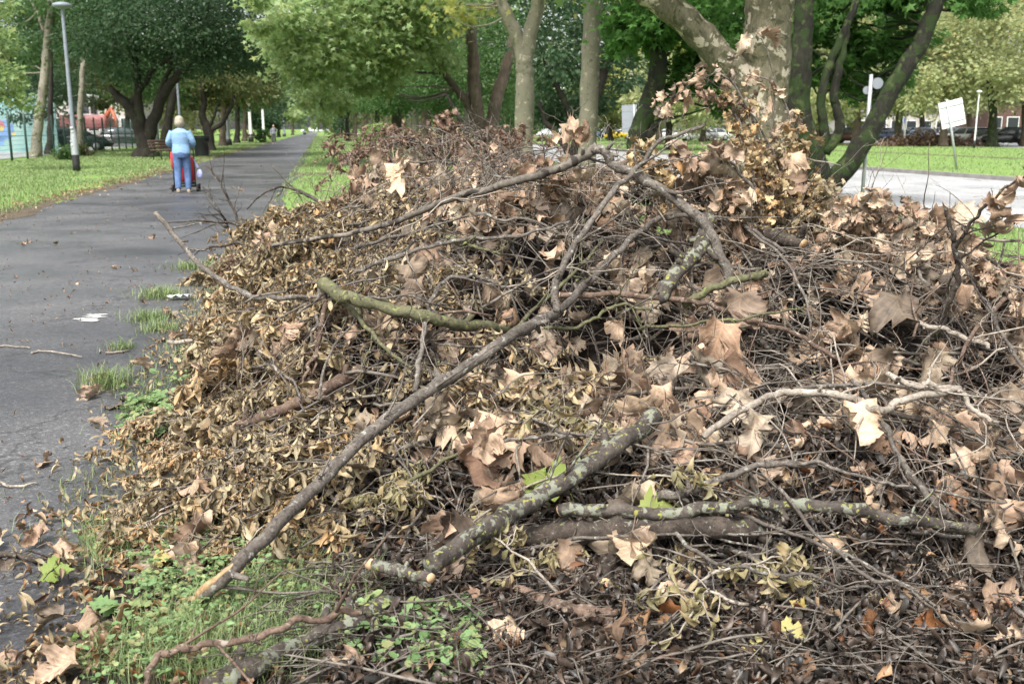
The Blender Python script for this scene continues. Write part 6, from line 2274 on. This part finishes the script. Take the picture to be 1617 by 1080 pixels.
# thin sticks in the litter
mb = MB()
for k in range(1000):
    c = G(rng.uniform(420, 1700), rng.uniform(800, 1105))
    a = rng.normal(.2, .9)
    L = rng.uniform(.1, .55)
    d = np.array([math.cos(a), math.sin(a), 0]) * L / 2
    z = rng.uniform(.02, .09)
    r = .0012 + .004 * rng.uniform() ** 2
    q = rough(spline([c - d + [0, 0, z * rng.uniform(.3, 1)], c + [0, 0, z] + rng.normal(0, .02, 3) * [1, 1, .2], c + d + [0, 0, z * rng.uniform(.3, 1)]], 9), .005)
    if k % 3 == 0:
        twig_mesh(mb, q, r, r * .35, 5, 2, 0, .004)
    else:
        mb.tube(q, np.linspace(r, r * .45, 9), 5)
tag(mb.build('twig_litter', M['bark_twig']), 'short broken twigs lying in the dark litter', 'twigs', kind='stuff')

# ragged crumbling edge of the asphalt
n = 2600
s_ = 3.4 * (12.5 / 3.4) ** rng.uniform(0, 1, n)
t_ = rng.normal(-.93, .12, n)
k_ = np.sin(s_ * 5) + np.sin(s_ * 2.3 + 1) + rng.normal(0, .5, n) > -.1
o = blades('grass', s_[k_], t_[k_], .06, M['grass'], .0025, 1.2)
o['label'] = 'thin grass along the crumbling edge of the asphalt'
ground_litter('leaf_litter', 'tan leaf bits along the crumbling edge of the asphalt', 1300, st_area(4.2, 12, -1.15, -.65, -.5), SMALL + NARROW, 'tan_grey', .042, .5, .025)

# weeds and grass at the lower left
px, py = rng.uniform(130, 600, 11000), rng.uniform(830, 1090, 11000)
P = np.array([G(a, b)[:2] for a, b in zip(px, py)])
keep = np.sin(P[:, 0] * 8 + 1) + np.sin(P[:, 1] * 7 - P[:, 0] * 3) + rng.normal(0, .7, len(P)) > .15
P = P[keep]
s, t = to_st(P[:, 0], P[:, 1])
o = blades('grass', s, t, .09, M['grass'], .0018, 1.1)
o['label'] = 'fresh grass growing at the lower left foot of the pile'


def toothed_leaf(seed, width):
    g = np.random.default_rng(seed)
    ys = np.linspace(0, 1, 13)
    env = np.interp(ys, [0, .15, .55, .85, 1], [.12, .35, .9, 1, .05])
    wd = env * width * np.where(np.arange(13) % 2, 1.25, .6)
    wd[-1] = .01
    V = []
    for y, w in zip(ys, wd):
        for sg in (-1, 0, 1):
            V.append([sg * w * .8, y - .05 * abs(sg) * (w > .1), .16 * y - .28 * y * y + abs(sg) * w * .25 + g.normal(0, .012)])
    return np.array(V), np.array([[r * 3 + c, r * 3 + c + 1, r * 3 + c + 4, r * 3 + c + 3] for r in range(12) for c in range(2)]), None


def clover():
    """round leaflet on a bent stalk, face up"""
    an = np.linspace(0, 2 * math.pi, 9)[:-1]
    V = [[0, .5, 0]] + [[.42 * math.cos(a) * (1.0 if abs(a - 4.71) > .4 else .6), .5 + .5 * math.sin(a), .10 * abs(math.cos(a))] for a in an]
    return np.array(V), None, np.array([[0, 1 + i, 1 + (i + 1) % 8] for i in range(8)])


CLV = [clover()]
for lab, x0, x1, y0, y1, n, sz in (('green clover and creeping weeds at the lower left of the pile', 130, 560, 850, 1090, 3000, .0105), ('weeds at the foot of the tan shoots beside the asphalt', 190, 320, 600, 720, 420, .02), ('weeds under the sticks at the bottom', 540, 760, 980, 1090, 500, .02)):
    px, py = rng.uniform(x0, x1, n), rng.uniform(y0, y1, n)
    P = np.array([G(a, b) for a, b in zip(px, py)])
    keep = np.sin(P[:, 0] * 7 + 2) + np.sin(P[:, 1] * 6 + P[:, 0] * 4) + rng.normal(0, .7, n) > .25
    P = P[keep]
    n = len(P)
    mb = MB()
    c = P + np.stack([rng.normal(0, .01, n), rng.normal(0, .01, n), rng.uniform(.015, .075, n)], 1)
    for k in range(3):
        a = rng.uniform(0, 6.3, n)
        d = np.stack([np.cos(a), np.sin(a), rng.uniform(-.3, .4, n)], 1)
        scatter(mb, CLV if k else CLV + [toothed_leaf(40 + q_, .3) for q_ in range(3)], c, d, rng.normal(0, .4, (n, 3)) + [0, 0, 1], sz * rng.uniform(.4, 1.8, n) * (1 if k else 1.6))
    for q, b_ in zip(c[::3], P[::3]):
        mb.tube([b_, (q + b_) / 2 + rng.normal(0, .004, 3), q], .0012, 3, cap=False)
    tag(mb.build('weeds', M['weed']), lab, 'weeds', kind='stuff')


def rosette(px, py, n, L, lab, wd=.28):
    b = G(px, py)
    mb = MB()
    lf = [toothed_leaf(900 + k, wd) for k in range(4)]
    a = rng.uniform(0, 6.3, n)
    d = np.stack([np.cos(a), np.sin(a), rng.uniform(.05, .35, n)], 1)
    o = empty('weed_plant', b, lab, 'weed', 'leafy weeds')
    scatter(mb, lf, np.repeat(b[None], n, 0) + [0, 0, .02], d, rng.normal(0, .25, (n, 3)) + [0, 0, 1], L * rng.uniform(.6, 1.2, n))
    mb.build('leaves', M['weed'], o)
    MB().tube([b - [0, 0, .01], b + [0, 0, .02], b + [.003, 0, .05]], [.006, .006, .003], 6).build('stem', M['weed'], o)


rosette(195, 966, 6, .11, 'weed with long toothed green leaves at the lower left')
rosette(255, 928, 7, .09, 'small leafy weed above the long leaved weed')
rosette(232, 1005, 8, .08, 'low leafy weed under the long leaved weed')
rosette(360, 820, 6, .08, 'small weed beside the splintered branch end')
rosette(310, 985, 7, .07, 'small leafy weed right of the long leaved weed', .5)
rosette(230, 640, 8, .10, 'round leaved weed at the path edge beside the tan shoots', .55)
rosette(275, 655, 8, .09, 'round leaved weed tucked under the tan shoots', .55)


def tuft(px, py, r, h, n, lab):
    b = G(px, py)
    q = b[:2] + rng.normal(0, r * .36, (n, 2))
    s, t = to_st(q[:, 0], q[:, 1])
    o = blades('grass_tuft', s, t, h, M['grass'], .003, 1.3)
    del o['kind']
    tag(o, lab, 'grass tuft', 'grass tufts at the path edge')


tuft(168, 612, .17, .12, 420, 'dense round grass tuft growing out of the asphalt edge')
tuft(252, 470, .25, .10, 380, 'grass tuft at the path edge below the thin sticking branch')
tuft(232, 506, .20, .09, 300, 'small grass tuft left of the white paper')
tuft(255, 522, .20, .08, 260, 'low grass tuft at the path edge above the litter')
tuft(190, 552, .12, .07, 130, 'sparse grass tuft by the thin stick on the asphalt')
tuft(305, 425, .30, .10, 260, 'grass tuft under the dark twigs at the far left')

# single fallen leaves on the path and the litter
P = []
for k in range(46):
    s, t = 2.6 * (14 / 2.6) ** rng.uniform(), rng.normal(-1.05, .2)
    P.append([*ST(s, t), .02])
for p in P:
    lone_leaf(np.array(p), unit(1)[0] * [1, 1, .1], rng.normal(0, .35, 3) + [0, 0, 1], rng.uniform(.07, .13), 'curled brown leaf lying along the edge of the asphalt', 'fallen leaves at the path edge')
for k in range(26):
    s, t = 4.5 * (40 / 4.5) ** rng.uniform(), rng.uniform(-4.7, -1.7)
    lone_leaf(np.array([*ST(s, t), .015]), unit(1)[0] * [1, 1, .1], rng.normal(0, .3, 3) + [0, 0, 1], rng.uniform(.06, .11), 'fallen leaf lying alone on the asphalt path', 'fallen leaves on the asphalt')
for k in range(24):
    p = G(rng.uniform(760, 1640), rng.uniform(850, 1075)) + [0, 0, .05]
    lone_leaf(p, unit(1)[0] * [1, 1, .2], rng.normal(0, .45, 3) + [0, 0, 1], rng.uniform(.06, .12), 'brown plane leaf lying on the dark litter between the canes', 'plane leaves on the dark litter')
YL = [mesh_data('plane_leaf', V, F4, F3, [M['yellow']]) for V, F4, F3 in FLATP[:3]]
GL = [mesh_data('plane_leaf', V, F4, F3, [M['freshleaf']]) for V, F4, F3 in FLATP[2:]]
for px, py, sz, ms, lab in [
        (1236, 1032, .085, YL[0], 'yellow green star shaped leaf near the bottom right'), (1208, 1056, .06, YL[1], 'small yellow leaf just below the star shaped one'),
        (1377, 973, .035, YL[2], 'tiny bright yellow leaf in the dark litter at right'), (1266, 990, .045, YL[1], 'small yellow leaf between the canes'),
        (72, 930, .08, GL[0], 'yellow green leaf lying at the litter edge far left'), (246, 906, .05, YL[0], 'pale yellow leaf above the weeds'),
        (462, 930, .05, YL[2], 'yellow leaf in the grass right of the splintered branch'), (884, 800, .16, GL[0], 'fresh green plane leaf tucked behind the lichen log'),
        (1020, 842, .12, GL[1], 'fresh green plane leaf below the horizontal branch')]:
    p = G(px, py) if py > 845 else S(px, py, .04)
    lone_leaf(p + [0, 0, .05 if py > 845 else .06], unit(1)[0] * [1, .3, .1] + [0, .3, .2], np.array([rng.normal(0, .25), -.6, 1]), sz, lab, None, ms)
for px, py, sz, lab in [(130, 1010, .13, 'large pale brown leaf lying at the bottom left corner'), (100, 998, .09, 'pale pink leaf beside the large brown leaf at bottom left'), (545, 1062, .12, 'large reddish leaf at the bottom edge left of middle'),
                        (708, 940, .12, 'dark red folded leaf standing in front of the lichen stub'), (985, 1072, .13, 'orange brown leaf at the bottom edge middle'), (1600, 985, .12, 'orange brown leaf at the right edge near the bottom'),
                        (1520, 1020, .13, 'broad brown leaf near the bottom right corner'), (215, 590, .12, 'rust coloured leaf at the path edge beside the round tuft'), (820, 1045, .13, 'large tan curled leaf at the bottom middle'),
                        (120, 1070, .11, 'rust brown leaf at the very bottom left')]:
    lone_leaf(G(px, py) + [0, 0, .05], unit(1)[0] * [1, .5, .2], np.array([rng.normal(0, .4), -.5, 1]), sz, lab, None)
# white scrap and sticks on the asphalt
b = G(284, 474)
V = np.array([[x * .17, y * .12, .02 + .035 * rng.uniform()] for y in np.linspace(-.5, .5, 5) for x in np.linspace(-.5, .5, 6)]) * [1, 1, 1] + rng.normal(0, .006, (30, 3))
mb = MB().add(V + b, [[r * 6 + c, r * 6 + c + 1, r * 6 + c + 7, r * 6 + c + 6] for r in range(4) for c in range(5)])
o = mb.build('paper_scrap', M['paper'], None, b)
tag(o, 'crumpled white paper scrap between the path and the tan shoots', 'litter')
for pts, lab in [([(50, 560), (70, 558), (130, 567)], 'short stick lying on the asphalt at the left'), ([(-20, 553), (10, 549), (48, 552)], 'flat twig at the left edge of the asphalt'),
                 ([(195, 558), (165, 561), (205, 556)], 'twig beside the small grass tuft on the asphalt'), ([(-10, 770), (30, 772), (60, 768)], 'thin twig lying at the left edge of the path')]:
    Q = np.array([G(*q) for q in pts]) + [0, 0, .012]
    C = rough(spline(Q, 12), .008)
    C[:, 2] = np.maximum(C[:, 2], .01)
    o = MB().tube(C, np.linspace(.008, .004, 12), 6).build('stick', M['bark_pale'], None, C[0])
    tag(o, lab, 'stick')
